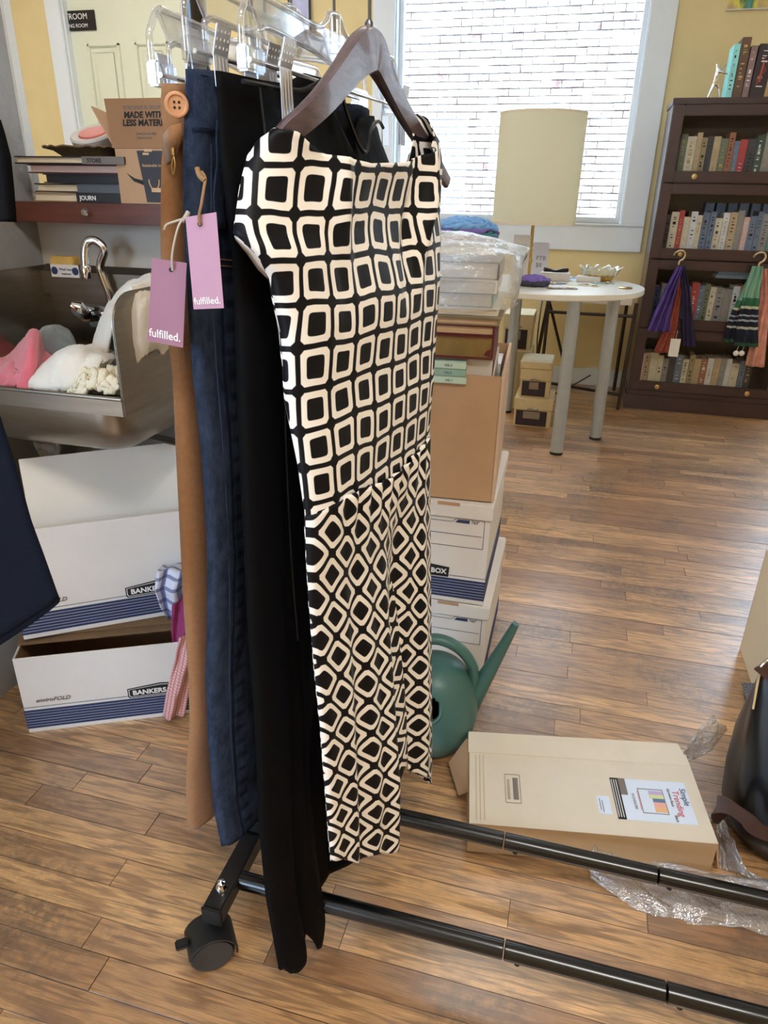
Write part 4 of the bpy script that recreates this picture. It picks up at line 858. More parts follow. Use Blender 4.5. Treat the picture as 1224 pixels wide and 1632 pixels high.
# flat papers and jewellery
for i, (x, y, w, d, a, c_, lb, nm, ct_) in enumerate(((880, 446, .20, .09, .1, (140, 186, 130), 'pale green paper strip lying in the middle of the table', 'paper', 'paper'), (915, 443, .15, .08, -.2, (140, 166, 196), 'pale blue card at the middle of the table', 'card', 'card'),
        (895, 460, .14, .06, .3, (128, 120, 114), 'grey card of earrings near the front edge of the table', 'card', 'card'), (930, 455, .15, .07, -.15, (190, 178, 132), 'cream card of jewellery near the table front', 'card', 'card'), (960, 452, .10, .07, .4, (140, 180, 190), 'small bluish card right of the cream jewellery card', 'card', 'card'), (885, 452, .09, .07, .6, (120, 128, 150), 'small grey card under the tent card', 'card', 'card'))):
    c = T(x, y); R = rotz((c.x, c.y, TZ+.0006*(i % 3)), a); mb = MB(); mb.M = R; mb.box(-w/2, -d/2, 0, w/2, d/2, .0015+.0006*(i % 3)); t = thing(nm, lb, ct_, (c.x, c.y, TZ)); mb.build('sheet', mat('sheet_%d' % i, c_, .5, var=.03), t)
    for k in range(5):
        q = R @ Vector((random.uniform(-w*.4, w*.4), random.uniform(-d*.35, d*.35), .004)); MB().tube([q+Vector((.008*cos(b_), .008*sin(b_), 0)) for b_ in [2*pi*j/10 for j in range(11)]], .0018, 6).build('earring', m_chrome if k % 2 else m_brass, t)
for (x0, y0, w, d, h, lb) in ((-.215, 3.93, .15, .11, .040, 'low white box on the table behind the green paper'), (-.03, 3.95, .12, .10, .026, 'low pale box on the table left of the amber glass bowl')):
    tag(B(x0, y0, TZ, x0+w, y0+d, TZ+h).build('small_box', m_white, bevel=.003), lb, 'box')
tag(MB().tube(crv([Vector((-.20+.03*j, 4.0+.012*sin(j*2), TZ+.046+.006*cos(j*1.7))) for j in range(5)], 4), .011, 8).build('hair_clip', m_bk), 'dark hair clip lying on the low white box', 'clip')
c = T(1001, 462); tag(MB().lathe([(0, 0), (.03, 0), (.034, .004), (.03, .007), (0, .008)], (c.x-.01, c.y+.05, TZ), 24).build('brooch', m_brass), 'small round bronze trinket near the right edge of the table', 'trinket')
bc = T(955, 447); bc.z = TZ; t = thing('glass_bowl', 'amber glass bowl with scalloped clear rim on the right of the table', 'bowl', bc)
m_amb = mat('amber_glass', (214, 170, 60), .12, var=.25, scale=60, coat=.5); m_cg = clear('cut_glass', (.95, .93, .82, 1), .3, .1, haze=.25, hcol=(.9, .84, .62, 1))
MB().grid([[(bc.x+r*(1+f_*sin(16*a))*cos(a), bc.y+r*(1+f_*sin(16*a))*sin(a), TZ+z) for a in [2*pi*j/96 for j in range(96)]] for r, z, f_ in ((.001, .001, 0), (.055, .001, 0), (.065, .008, .02), (.078, .022, .03), (.085, .030, .03))], closed=True).build('bowl_base', m_amb, t)
MB().grid([[(bc.x+r*(1+f_*sin(12*a))*cos(a), bc.y+r*(1+f_*sin(12*a))*sin(a), TZ+z+.006*f_*12*sin(12*a)) for a in [2*pi*j/120 for j in range(120)]] for r, z, f_ in ((.080, .022, .02), (.088, .042, .05), (.100, .060, .09), (.106, .064, .10))], closed=True).build('bowl_rim', m_cg, t, smooth=180, solid=.003)

# dark folding table frame with a white top behind the round table
t = thing('folding_table', 'white table with dark metal folding legs behind the round table', 'table', (.07, 4.45, 0))
B(-.21, 4.40, .60, .29, 4.86, .635).build('tabletop', m_white, t, bevel=.003)
m_dk = mat('dark_brown_metal', (60, 50, 48), .45, .3)
for p in ([(.300, 4.36, .0), (.312, 4.36, .62)], [(-.205, 4.37, .28), (-.175, 4.37, .62)], [(-.205, 4.37, .28), (-.22, 4.38, 0)], [(.29, 4.84, 0), (.29, 4.84, .60)], [(-.19, 4.84, 0), (-.19, 4.84, .60)]): MB().tube(p, .011, 10).build('leg', m_dk, t)
for p in ([(-.17, 4.37, .545), (.31, 4.37, .545)], [(-.17, 4.38, .60), (-.03, 4.82, .10)], [(-.21, 4.60, .08), (.30, 4.40, .08)], [(-.21, 4.38, .09), (-.15, 4.80, .09)]): MB().tube(p, .009, 10).build('brace', m_dk, t)
# archive style storage boxes under the table
m_sb = mat('cream_storage_box', (214, 194, 150), .6, var=.04); m_plum = mat('dark_plum_panel', (44, 30, 38), .5)
for i, (px, py, w, h, Yb, z0, lb) in enumerate(((858, 695, .20, .155, 3.93, 0, 'cream storage box with dark front on the floor under the round table'), (848, 620, .16, .15, 3.97, .156, 'middle cream storage box with dark front in the stack under the table'), (0, 0, .17, .035, 3.98, .307, 'flat cream box lid lying on the middle storage box'), (0, 0, .16, .20, 4.25, .345, 'tall cream storage box with dark front beneath the left side of the table'))):
    x1_ = (-.075, -.10, -.10, -.245)[i]; x0_ = x1_-w
    if i == 3: tag(B(-.44, 4.16, 0, -.23, 4.40, .344).build('storage_crate', m_sb, bevel=.004), 'plain cream crate beneath the tall storage box under the table', 'box')
    t = thing('storage_box', lb, 'box', (x0_, Yb, z0)); y0_ = Yb-.09*(i < 3)-.05*(i == 3)
    B(x0_, y0_, z0, x1_, y0_+.26-.02*(i == 3), z0+h*(.62 if i != 2 else 1)).build('box_body', m_sb, t, bevel=.003)
    if i != 2:
        B(x0_-.004, y0_-.006, z0+h*.62+.0005, x1_+.004, y0_+.26, z0+h).build('box_lid', m_sb, t, bevel=.003)
        B(x0_+.012, y0_-.003, z0+.006, x1_-.022, y0_+.001, z0+h*.58).build('front_panel', m_plum, t)
        B(x0_+.05, y0_-.006, z0+h*.30, x1_-.06, y0_-.003, z0+h*.55).build('label_holder', m_steel, t)
        MB().tube([(x0_+w*.35, y0_-.012, z0+h*.66), (x0_+w*.5, y0_-.018, z0+h*.70), (x0_+w*.65, y0_-.012, z0+h*.66)], .004, 8).build('latch', m_steel, t)
# outlet and cable
op = P(942, 590, YW); t = thing('wall_outlet', 'beige electrical outlet low on the yellow wall behind the table', 'outlet', (op.x, YW, op.z-.04))
B(op.x-.035, YW-.006, op.z-.05, op.x+.085, YW, op.z+.03).build('cover_plate', m_cream, t, bevel=.002)
for dx in (0, .05): B(op.x-.018+dx, YW-.008, op.z-.035, op.x+.018+dx, YW-.0055, op.z+.015).build('socket', m_white, t)
tag(MB().tube(crv([Vector((-.22, 4.55, .60)), Vector((-.215, 4.34, .40)), Vector((-.19, 4.30, .15)), Vector((-.16, 4.25, .03)), Vector((-.12, 4.5, .006)), Vector((0, 4.8, .006)), Vector((op.x, YW-.02, op.z-.03))], 6), .004, 8).build('cable', m_dk), 'thin dark cable trailing under the round table to the wall outlet', 'cable')

# ------------------------------------------------------------------ bookcase
BX0, BX1, BY0, BY1 = .345, 1.150, 4.43, 4.78
t = thing('bookcase', 'dark mahogany barrister bookcase with four glazed doors by the window', 'bookcase', ((BX0+BX1)/2, 4.6, 0)); bkc = t
MB().box(BX0-.010, BY0-.010, 0, BX1+.010, BY1, .085).box(BX0-.004, BY0-.004, .085, BX1+.004, BY1, .115).build('plinth', m_mahog, t, bevel=.003)
Zs = [.115, .478, .855, 1.238, 1.605]
MB().box(BX0, BY0+.002, .1155, BX0+.022, BY1, 1.605).box(BX1-.022, BY0+.002, .1155, BX1, BY1, 1.605).box(BX0+.022, BY1-.012, .1155, BX1-.022, BY1, 1.605).box(BX0-.006, BY0-.006, 1.6055, BX1+.006, BY1, 1.634).build('carcass', m_mahog, t, bevel=.002)
for z in Zs[:-1]: B(BX0+.022, BY0+.02, z, BX1-.022, BY1-.012, z+.020).build('shelf', m_mahog, t, bevel=.001)
m_glass = clear('door_glass', (.98, .98, .98, 1), .0, .02)
for i in range(4):
    z0, z1 = Zs[i]+.004, Zs[i+1]-.003; fr = .055; fx0, fx1 = BX0+.002, BX1-.002; yd = BY0-.018; tp = .05
    d = MB().box(fx0, yd, z0, fx0+fr, BY0, z1).box(fx1-fr, yd, z0, fx1, BY0, z1).box(fx0+fr, yd, z0, fx1-fr, BY0, z0+fr).box(fx0+fr, yd, z1-tp, fx1-fr, BY0, z1).build('door', m_mahog, t, bevel=.004)
    B(fx0+fr-.004, yd+.008, z0+fr-.004, fx1-fr+.004, yd+.011, z1-tp+.004).build('glass_pane', m_glass, d, smooth=0)
    for xk in (fx0+.155, fx1-.155): MB().lathe([(.004, 0), (.004, .01), (.013, .013), (.014, .019), (.008, .021), (.008, .024), (0, .025)], (xk, yd, z0+.028), 20, ax=(0, -1, 0)).build('knob', m_brass, d)
# books behind the glass
pal = {'cream': (196, 188, 164), 'grey': (136, 134, 132), 'olive green': (104, 112, 92), 'tan': (176, 156, 122), 'slate blue': (98, 112, 134), 'red': (170, 62, 62), 'rust brown': (150, 98, 72), 'charcoal': (62, 62, 66), 'pale pink': (206, 168, 160), 'white': (206, 206, 202), 'navy blue': (52, 62, 92), 'dark green': (56, 76, 66), 'teal': (110, 150, 150), 'khaki': (146, 132, 96), 'orange': (206, 130, 66)}
SHN = ['lowest', 'third', 'second', 'top']
rows = [  # bottom shelf first
 ['pale pink', 'tan', 'cream', 'cream', 'grey', 'charcoal', 'slate blue', 'cream', 'khaki', 'tan', 'rust brown', 'white', 'tan', 'grey', 'white', 'cream', 'slate blue', 'charcoal'],
 ['charcoal', 'navy blue', 'grey', 'pale pink', 'charcoal', 'slate blue', 'red', 'slate blue', 'olive green', 'cream', 'grey', 'grey', 'white', 'rust brown', 'teal', 'slate blue', 'cream', 'charcoal'],
 ['grey', 'charcoal', 'cream', 'red', 'cream', 'white', 'cream', 'slate blue', 'slate blue', 'cream', 'white', 'tan', 'grey', 'pale pink', 'slate blue', 'slate blue', 'grey', 'teal'],
 ['navy blue', 'olive green', 'cream', 'tan', 'khaki', 'charcoal', 'tan', 'olive green', 'rust brown', 'slate blue', 'red', 'charcoal', 'dark green', 'grey', 'teal', 'navy blue', 'tan', 'dark green']]
hts = [.175, .215, .215, .205]
def stand_book(label, x0, w, y0, d, z0, h, lean, col, grp, title=True, seed=0):
    t = thing('book', label, 'book', (x0+w/2, y0+d/2, z0), grp); R = Matrix.Translation((x0, y0, z0)) @ Matrix.Rotation(lean, 4, 'Y')
    m = mat('cloth_'+col.replace(' ', '_'), tuple(min(235, int(v*1.12+10)) for v in pal[col]), .6, var=.12, scale=25)
    mb = MB(); mb.M = R; mb.box(0, 0, 0, w, .003, h).box(0, .003, 0, .0025, d, h).box(w-.0025, .003, 0, w, d, h); mb.build('cover', m, t, bevel=.001)
    mb = MB(); mb.M = R; mb.box(.0025, .003, .003, w-.0025, d-.004, h-.004); mb.build('pages', m_paper, t)
    if title and w > .02:
        r = random.Random(seed); c2 = r.choice([m_whiteink, m_ink, m_navyink, mat('gilt_print', (196, 168, 104), .4)]); mb = MB(); mb.M = R
        z = h*.88
        while z > h*.2:
            l = r.uniform(.002, .006)*(1 if r.random() < .8 else 3)
            if r.random() < .7: mb.box(w*.3, -.0006, z-l, w*(.5+.25*r.random()), .0005, z)
            z -= l+r.uniform(.003, .016)
        mb.build('spine_print', c2, t)
    return t
used = 0
for i, row in enumerate(rows):
    x = BX0+.034; z0 = Zs[i]+.0202; n = len(row); seen = {}
    tot = {c_: row.count(c_) for c_ in row}
    for k, c_ in enumerate(row):
        r = random.Random(i*100+k); w = r.uniform(.026, .046); h = hts[i]*r.uniform(.90, 1.10)
        if x+w > BX1-.03: break
        seen[c_] = seen.get(c_, 0)+1; y0 = 4.50+r.uniform(0, .012)
        lb = '%s book, %s from the left on the %s glazed shelf of the bookcase' % (c_, ORD[k] if k else 'first', SHN[i])
        stand_book(lb, x, w-.001, y0, .15, z0, h, 0, c_, 'books behind the bookcase glass', seed=i*50+k); x += w
# second row of blue books behind, on second shelf, and the flat stack on the third
for k in range(7): stand_book('slate blue book, %s from the left in the back row of the second glazed shelf' % (ORD[k] if k else 'first'), .62+.06*k, .045, 4.66, .09, Zs[2]+.0202, .27, 0, 'slate blue', 'back row of blue books', False)
for k in range(3):
    z_ = Zs[1]+.0202+.262+.021*k*1.0
    tag(B(.72+.01*k, 4.505, z_-.0, .90+.005*k, 4.62, z_+.0195).build('flat_book', mat('cloth_pale_blue', (150, 180, 206), .6), bevel=.001), 'pale blue book lying flat on the third glazed shelf, %s of its three' % ('lowest', 'middle', 'topmost')[k], 'book', 'flat blue books')
# row on top of the case with the metal figure bookend
def topbook(lb, x, w, h, lean, col, m2=None):
    pal.setdefault(col, (128, 190, 190)); return stand_book(lb, x, w, 4.53, .15, 1.635+max(0, sin(lean)*w), h, lean, col, None, m2 is None, seed=int(x*100))
TB = P(1172, 153, 4.53)
pal['aqua'] = (130, 194, 190); pal['dark brown leather'] = (84, 62, 46); pal['mauve brown'] = (120, 96, 92); pal['black'] = (44, 34, 36)
x_ = .598
for lb, w, h, lean, col in (('aqua covered book standing on top of the bookcase against the silver figure', .030, .245, .0, 'aqua'), ('tall dark brown leather book with gilt bands on top of the bookcase', .042, .272, .0, 'dark brown leather'), ('narrow mauve brown book between two dark ones on top of the bookcase', .030, .235, .015, 'mauve brown'), ('black book with a red figure on its spine on top of the bookcase', .072, .240, .04, 'black')):
    tb_ = topbook(lb, x_, w, h, lean, col); x_ += w*cos(lean)+.003
R = Matrix.Translation((x_-.075, 4.529, 1.65)) @ Matrix.Rotation(.04, 4, 'Y'); mb = MB(); mb.M = R
mb.tube([(.036, -.001, .06), (.034, -.001, .10), (.036, -.001, .15)], .006, 8).lathe([(0, -.007), (.006, -.003), (.006, .003), (0, .007)], (.036, -.001, .165), 10).tube([(.036, -.001, .13), (.05, -.001, .12), (.045, -.001, .10)], .003, 6).tube([(.034, -.001, .10), (.022, -.001, .08), (.026, -.001, .05)], .003, 6).build('spine_figure', mat('rust_print', (166, 84, 66), .6), tb_)
# figure: a running man pushing against the books (metal, cast)
t = thing('figure_bookend', 'small silver metal figure pushing against the books on top of the bookcase', 'bookend', (.53, 4.53, 1.634))
ft = P(1128, 152, 4.53); hd_ = P(1143, 103, 4.53); sh_ = P(1144, 112, 4.53); hip = P(1140, 130, 4.53); h1 = P(1158, 101, 4.53); h2 = P(1160, 118, 4.53); kn = P(1146, 140, 4.53); f2 = P(1148, 152, 4.53)
ft.z = f2.z = 1.6365
me = bpy.data.meshes.new('figure')
pts = [hip, (hip+sh_)/2, sh_, sh_+(hd_-sh_)*.6, hd_+Vector((.002, 0, .006)), ft+(hip-ft)*.5, ft, kn, f2, (sh_+h1)/2+Vector((0, .012, -.008)), h1, (sh_+h2)/2+Vector((0, -.012, -.004)), h2, ft+Vector((.018, -.004, 0)), f2+Vector((.016, 0, 0))]
edg = [(0, 1), (1, 2), (2, 3), (3, 4), (0, 5), (5, 6), (0, 7), (7, 8), (2, 9), (9, 10), (2, 11), (11, 12), (6, 13), (8, 14)]
me.from_pydata([tuple(Vector(p)-Vector((.53, 4.53, 1.634))) for p in pts], edg, []); me.materials.append(m_chrome)
o = bpy.data.objects.new('figure_body', me); COL.objects.link(o); o.parent = t
sk = o.modifiers.new('skin', 'SKIN'); ss = o.modifiers.new('sub', 'SUBSURF'); ss.levels = ss.render_levels = 2
rad = [.0095, .0095, .010, .005, .011, .0065, .004, .006, .004, .0045, .0035, .0045, .0035, .003, .003]
for v, r in zip(me.skin_vertices[0].data, rad): v.radius = (r, r)
me.skin_vertices[0].data[0].use_root = True
# painting at the top right, framed prints and mirror on the left part of the window wall
pp = P(1157, 17, YW-.012)
t = thing('painting', 'unframed canvas painted turquoise, yellow and green above the bookcase', 'painting', (pp.x+.2, YW, pp.z))
B(pp.x, YW-.02, pp.z, pp.x+.42, YW-.001, pp.z+.32).build('canvas', m_white, t, bevel=.001)
m_pt, tt, bb = nt('landscape_paint'); v = objco(tt); sx_ = tt.nodes.new('ShaderNodeSeparateXYZ'); tt.links.new(v, sx_.inputs[0])
n_ = noi(tt, objco(tt, (9, 1, 3)), 1.4, 3); cr = tt.nodes.new('ShaderNodeValToRGB'); tt.links.new(n_, cr.inputs[0])
cr.color_ramp.elements[0].position = .36; cr.color_ramp.elements[0].color = lin((70, 160, 168)); cr.color_ramp.elements[1].position = .62; cr.color_ramp.elements[1].color = lin((196, 160, 120))
e_ = cr.color_ramp.elements.new(.45); e_.color = lin((84, 120, 70)); e_ = cr.color_ramp.elements.new(.53); e_.color = lin((226, 214, 90)); tt.links.new(cr.outputs[0], bb.inputs['Base Color'])
B(pp.x+.001, YW-.0212, pp.z+.005, pp.x+.419, YW-.0198, pp.z+.319).build('painted_face', m_pt, t)
for (xa, xb, ya, m1, m2, lb, nm, fw_) in ((398, 424, 30, m_black, mat('reflecting_print', (196, 190, 176), .3), 'narrow black framed picture on the wall right of the cream door', 'framed_picture', .03), (462, 496, 62, m_black, mat('lavender_print', (176, 178, 214), .5, var=.2, scale=8), 'black edged lavender picture hanging left of the window', 'framed_picture', .022)):
    a_, b_ = P(xa, ya, YW-.01), P(xb, ya, YW-.01); t = thing(nm, lb, 'picture', ((a_.x+b_.x)/2, YW, a_.z)); x0, x1, z0 = a_.x, b_.x, a_.z; z1 = z0+.5
    MB().box(x0, YW-.03, z0, x0+fw_, YW-.001, z1).box(x1-fw_*.3, YW-.03, z0, x1, YW-.001, z1).box(x0+fw_, YW-.03, z0, x1-fw_*.3, YW-.001, z0+fw_*.4).box(x0+fw_, YW-.03, z1-fw_, x1-fw_*.3, YW-.001, z1).build('picture_frame', m1, t, bevel=.002)
    B(x0+fw_*.9, YW-.018, z0+fw_*.3, x1-fw_*.25, YW-.008, z1-fw_*.9).build('print', m2, t)

# scarves on hooks at the third door
def scarf(name, label, parent, top, layers, m, folds=4):
    o = strip(name, label, layers[0], layers[1], layers[2], m, folds=folds, amp=layers[3] if len(layers) > 3 else .012, dirv=(1, 0, 0), parent=parent); return o
def hook(px, py, lb, grp):
    p = P(px, py, BY0-.05); t = thing('scarf_hook', lb, 'hook', p, grp)
    MB().tube(crv([p+Vector(q) for q in ((-.035, .012, -.008), (-.03, .005, .006), (-.012, 0, .017), (.010, 0, .014), (.020, 0, -.006), (.012, 0, -.026), (-.002, 0, -.036), (-.004, 0, -.055))], 5), .0055, 10).build('hook_body', mat('pale_gold_metal', (206, 190, 160), .35, .8), t); return t
hook(1086, 405, 'pale metal hook holding the purple scarf on the bookcase door', None); hook(1214, 408, 'pale metal hook holding the striped scarf at the right of the bookcase', None)
def SPt(*q): return [P(x, y, Y) for x, y, Y in q]
t = thing('scarf', 'purple and rust scarf bunch hanging from the left bookcase hook', 'scarf', P(1085, 425, 4.36))
strip('purple_fold', '', SPt((1084, 424, 4.36), (1070, 460, 4.355), (1056, 500, 4.355), (1049, 528, 4.36)), .03, .12, mat('purple_satin', (84, 62, 140), .4, var=.35, scale=9), folds=3, amp=.014, dirv=(1, 0, 0), parent=t)
strip('rust_fold', '', SPt((1084, 430, 4.38), (1076, 480, 4.385), (1066, 530, 4.39), (1056, 562, 4.39)), .03, .10, mat('rust_print_cloth', (152, 72, 58), .7, var=.5, scale=90), folds=2, amp=.010, dirv=(1, 0, 0), parent=t)
strip('navy_fold', '', SPt((1087, 424, 4.37), (1094, 470, 4.372), (1096, 515, 4.375), (1099, 552, 4.38)), .03, .075, mat('navy_violet_cloth', (46, 40, 76), .7, var=.3, scale=14), folds=2.5, amp=.010, dirv=(1, 0, 0), parent=t)
a_ = P(1077, 540, 4.345); t2 = thing('price_tag', 'white price tag hanging from the purple scarf', 'tag', a_); B(a_.x-.025, a_.y, a_.z-.10, a_.x+.028, a_.y+.002, a_.z).build('tag_card', m_whiteink, t2); MB().tube([(a_.x, a_.y, a_.z), (a_.x+.004, a_.y+.012, a_.z+.045)], .0012, 6).build('string', m_whiteink, t2)
t = thing('scarf', 'green, navy and white striped scarf hanging from the right bookcase hook', 'scarf', P(1205, 428, 4.36))
m_st, tt, bb = nt('striped_scarf'); sx_ = tt.nodes.new('ShaderNodeSeparateXYZ'); tt.links.new(uvco(tt), sx_.inputs[0]); cr = tt.nodes.new('ShaderNodeValToRGB'); cr.color_ramp.interpolation = 'CONSTANT'
tt.links.new(mth(tt, 'MULTIPLY', sx_.outputs[1], 4.), cr.inputs[0]); els = [(0, (130, 176, 150)), (.40, (54, 110, 80)), (.50, (196, 200, 170)), (.53, (26, 32, 52)), (.60, (170, 176, 186)), (.62, (26, 32, 52)), (.66, (170, 176, 186)), (.68, (26, 32, 52)), (.75, (186, 190, 180)), (.78, (22, 28, 48)), (.95, (40, 84, 66))]
cr.color_ramp.elements[0].color = lin(els[0][1]); cr.color_ramp.elements[1].position = els[-1][0]; cr.color_ramp.elements[1].color = lin(els[-1][1])
for p_, c_ in els[1:-1]: cr.color_ramp.elements.new(p_).color = lin(c_)
tt.links.new(cr.outputs[0], bb.inputs['Base Color']); bb.inputs['Roughness'].default_value = .9
strip('striped_fold', '', SPt((1208, 424, 4.355), (1198, 465, 4.35), (1192, 510, 4.35), (1189, 552, 4.35)), .05, .13, m_st, folds=2.5, amp=.010, dirv=(1, 0, 0), parent=t)
strip('narrow_fold', '', SPt((1206, 424, 4.37), (1184, 470, 4.37), (1168, 510, 4.37), (1161, 545, 4.37)), .03, .05, m_st, folds=1.5, amp=.008, dirv=(1, 0, 0), parent=t)
t = thing('scarf', 'pink and orange watercolour scarf behind the striped one at the right edge', 'scarf', P(1220, 430, 4.36))
strip('scarf_body', '', SPt((1218, 428, 4.378), (1219, 480, 4.385), (1210, 535, 4.385), (1203, 584, 4.385)), .03, .10, mat('pink_orange_silk', (214, 150, 132), .5, var=.35, scale=12), folds=2, amp=.009, dirv=(1, 0, 0), parent=t)
t = thing('tassels', 'pair of white pompoms under the striped scarf', 'pompoms', P(1176, 562, 4.345))
for x in (1173, 1182):
    p = P(x, 563, 4.345); bm2 = MB(); bm2.lathe([(0, -.016), (.011, -.011), (.016, 0), (.011, .011), (0, .016)], p, 16).build('pompom', m_whiteink, t); MB().tube([p+Vector((0, 0, .014)), p+Vector((.01, .01, .05))], .0012, 6).build('cord', m_whiteink, t)

# ------------------------------------------------------------------ garment rack
RY, RX, RZ = .842, -.445, 1.50
t = thing('garment_rack', 'black metal rolling garment rack with twin floor rails', 'rack', (.3, RY, 0)); rack = t
m_bar = mat('black_square_bar', (18, 18, 20), .35, coat=.2)
for X0, s_ in ((RX, 1), (1.16, 1)):
    MB().box(X0-.016, RY-.17, .084, X0+.016, RY+.17, .116).build('base_bar', m_bar, t, bevel=.002)
    MB().tube([(X0, RY, .1165), (X0, RY, RZ)], .013, 18).build('upright', m_black, t)
    MB().box(X0-.018, RY-.02, .117, X0+.018, RY+.02, .150).build('upright_socket', m_bar, t, bevel=.003)
    for sy in (-1, 1):
        cy_ = RY+sy*.165; w = bpy.data.objects[MB().lathe([(.004, -.03), (.004, .0)], (X0, cy_, .084), 12).build('caster', m_blackpl, t).name]
        Rm = Matrix.Translation((X0-.006, cy_-.01, .0365)) @ Matrix.Rotation(radians(38), 4, 'Z')
        for dy in (-.024, .006):
            mb = MB(); mb.M = Rm; mb.lathe([(0, dy), (.031, dy), (.035, dy+.004), (.035, dy+.014), (.031, dy+.018), (0, dy+.018)], (0, 0, 0), 36, ax=(0, 1, 0)); mb.build('wheel', m_blackpl, w)
        mb = MB(); mb.M = Rm
        G = [[(.038*cos(a), y_, .038*sin(a)) for a in [pi*(-.05+.95*j/14) for j in range(15)]] for y_ in (-.027, -.026, .026, .027)]
        mb.grid(G); o_ = mb.build('hood', m_blackpl, w, solid=.003)
        mb = MB(); mb.M = Rm; mb.box(-.054, -.008, .018, -.034, .008, .027); mb.build('brake_pedal', m_blackpl, w, bevel=.002)
        MB().lathe([(.0095, 0), (.0095, .006), (.007, .009), (.0065, .016), (0, .020)], (X0, RY+sy*.135, .1165), 12).build('acorn_nut', m_chrome, t)
    B(X0-.0165, RY-.175, .083, X0+.0165, RY-.1705, .117).build('end_cap', m_blackpl, t, bevel=.001); B(X0-.0165, RY+.1705, .083, X0+.0165, RY+.175, .117).build('end_cap', m_blackpl, t, bevel=.001)
for Y0, cuts in ((.742, (.009, .243, .60)), (.944, (-.013, .247, .60))):
    xs = [RX+.014]+list(cuts)+[1.146]
    for a_, b_ in zip(xs, xs[1:]): MB().lathe([(.0135, .0008), (.0150, .002), (.0150, (b_-a_)-.002), (.0135, (b_-a_)-.0008)], (a_, Y0, .100), 28, ax=(1, 0, 0)).build('floor_rail', m_black, t)
    for x in cuts: MB().lathe([(.004, 0), (.0045, .004), (0, .006)], (x+.022, Y0-.004, .085), 10, ax=(0, -.2, -1)).build('screw', m_blackpl, t)
MB().tube([(RX-.02, RY, RZ+.013), (1.18, RY, RZ+.013)], .0125, 20).build('hanging_rail', m_black, t)

# ------------------------------------------------------------------ garments
def zx(poly, Y):            # silhouette pixels -> sorted (z, x) at depth Y (Y may be a list)
    o = []
    for i, (x, y) in enumerate(poly):
        q = P(x, y, Y[i] if isinstance(Y, (list, tuple)) else Y); o.append((q.z, q.x, q.y))
    return sorted(o)
def lerp3(tab, z, k):
    return interp([(a[0], a[k]) for a in tab], z)
def garment(name, near, far, top, hem, thick, front, back, m, parent, ns=72, nz=110, vofs=0, backdip=None, mats_by=None, pw=2.6, z_range=None, solid=.0012, anchor=None, usc=1., ulin=None, vsh=0, ext=None):
    """closed tube of cloth: near/far edges are (z,x,y) tables, top(s)/hem(s) heights, front/back fold functions f(s,t,z)->x shift"""
    G = []; UV = []; n2 = int(ns*.7)
    for i in range(nz+1):
        f = i/nz; row = []; us = []; vs = []
        for j in range(ns+n2):
            if j < ns: s = j/(ns-1); side = 1
            else: s = 1-(j-ns+1)/(n2+1); side = -1
            tp, hm = top(s, side), hem(s, side); z = tp+(hm-tp)*f
            x = lerp3(near, z, 1)*(1-s)+lerp3(far, z, 1)*s; y = lerp3(near, z, 2)*(1-s)+lerp3(far, z, 2)*s
            bl = (1-abs(2*s-1)**pw)**(1/pw)*thick(z, s)
            x += (bl if side > 0 else -.35*bl)+(front(s, f, z) if side > 0 else back(s, f, z))*min(1, 6*s+.0, 6*(1-s)+.0)
            if ext: ex_, ey_ = ext(z, s); x += ex_; y += ey_
            row.append(Vector((x, y, z)))
        u = 0
        for j in range(len(row)):
            if j: u += ((row[j]-row[j-1])*Vector((1, 1, 0))).length if False else sqrt((row[j].x-row[j-1].x)**2+(row[j].y-row[j-1].y)**2)
            us.append(u)
        if ulin: us = [(j/(ns-1) if j < ns else 1+(j-ns+1)/n2)*ulin(row[0].z)-.4*ulin(row[0].z)+5 for j in range(len(row))]
        G.append(row); UV.append([(us[j], row[j].z+vofs+vsh*us[j]) for j in range(len(row))])
    # close the loop without a UV seam smear: repeat first column
    for r, u in zip(G, UV):
        r.append(r[0].copy()); u.append((u[-1][0]+.01, u[-1][1]))
        if anchor is not None: c = u[int(anchor*ns)][0]; u[:] = [((q[0]-c)*usc+5, q[1]) for q in u]
    return MB().grid(G, UV).build(name, m, parent, smooth=180, solid=solid)
def wob(s, z, k, sd): return fbm(s*k, z*2.2, sd)
# printed dress
dz = thing('dress', 'sleeveless black and cream geometric print dress on a dark wooden hanger', 'dress', (-.235, .80, 1.2))
YN = .64
nearpx = [(437, 205), (412, 222), (395, 248), (384, 290), (377, 330), (372, 372), (400, 396), (414, 412), (428, 440), (447, 530), (455, 640), (475, 740), (487, 825)]
nearY = [.655, .648, .64, .63, .62, .61, .615, .62, .63, .64, .64, .64, .64]
farpx = [(655, 180), (672, 190), (690, 225), (695, 262), (693, 290), (690, 330), (690, 370), (687, 430), (684, 500), (681, 600), (678, 650), (676, 700)]
farY = [1.0, 1.0, 1.0, 1.0, 1.0, .99, .98, .97, .96, .95, .95, .95]
near = zx(nearpx, nearY); base_ = zx([(437, 205), (424, 240), (418, 300), (418, 372), (428, 440), (447, 530), (455, 640), (475, 740), (487, 825)], .64); far = zx(farpx, farY)
WZ = .838   # waist
def dtop(s, side):
    zl, zr = near[-1][0], far[-1][0]; base = zl+(zr-zl)*s
    if side < 0: k = min(1, max(0, (s-.08)/.84)); return base-.095*(sin(pi*k)**.75 if 0 < k < 1 else 0)
    return base-interp([(0, 0), (.05, .004), (.17, .025), (.35, .038), (.55, .043), (.7, .044), (.85, .035), (.93, .012), (1, 0)], s)
dth = lambda z, s: .022+.012*max(0, 1-abs(z-1.05)/.2)
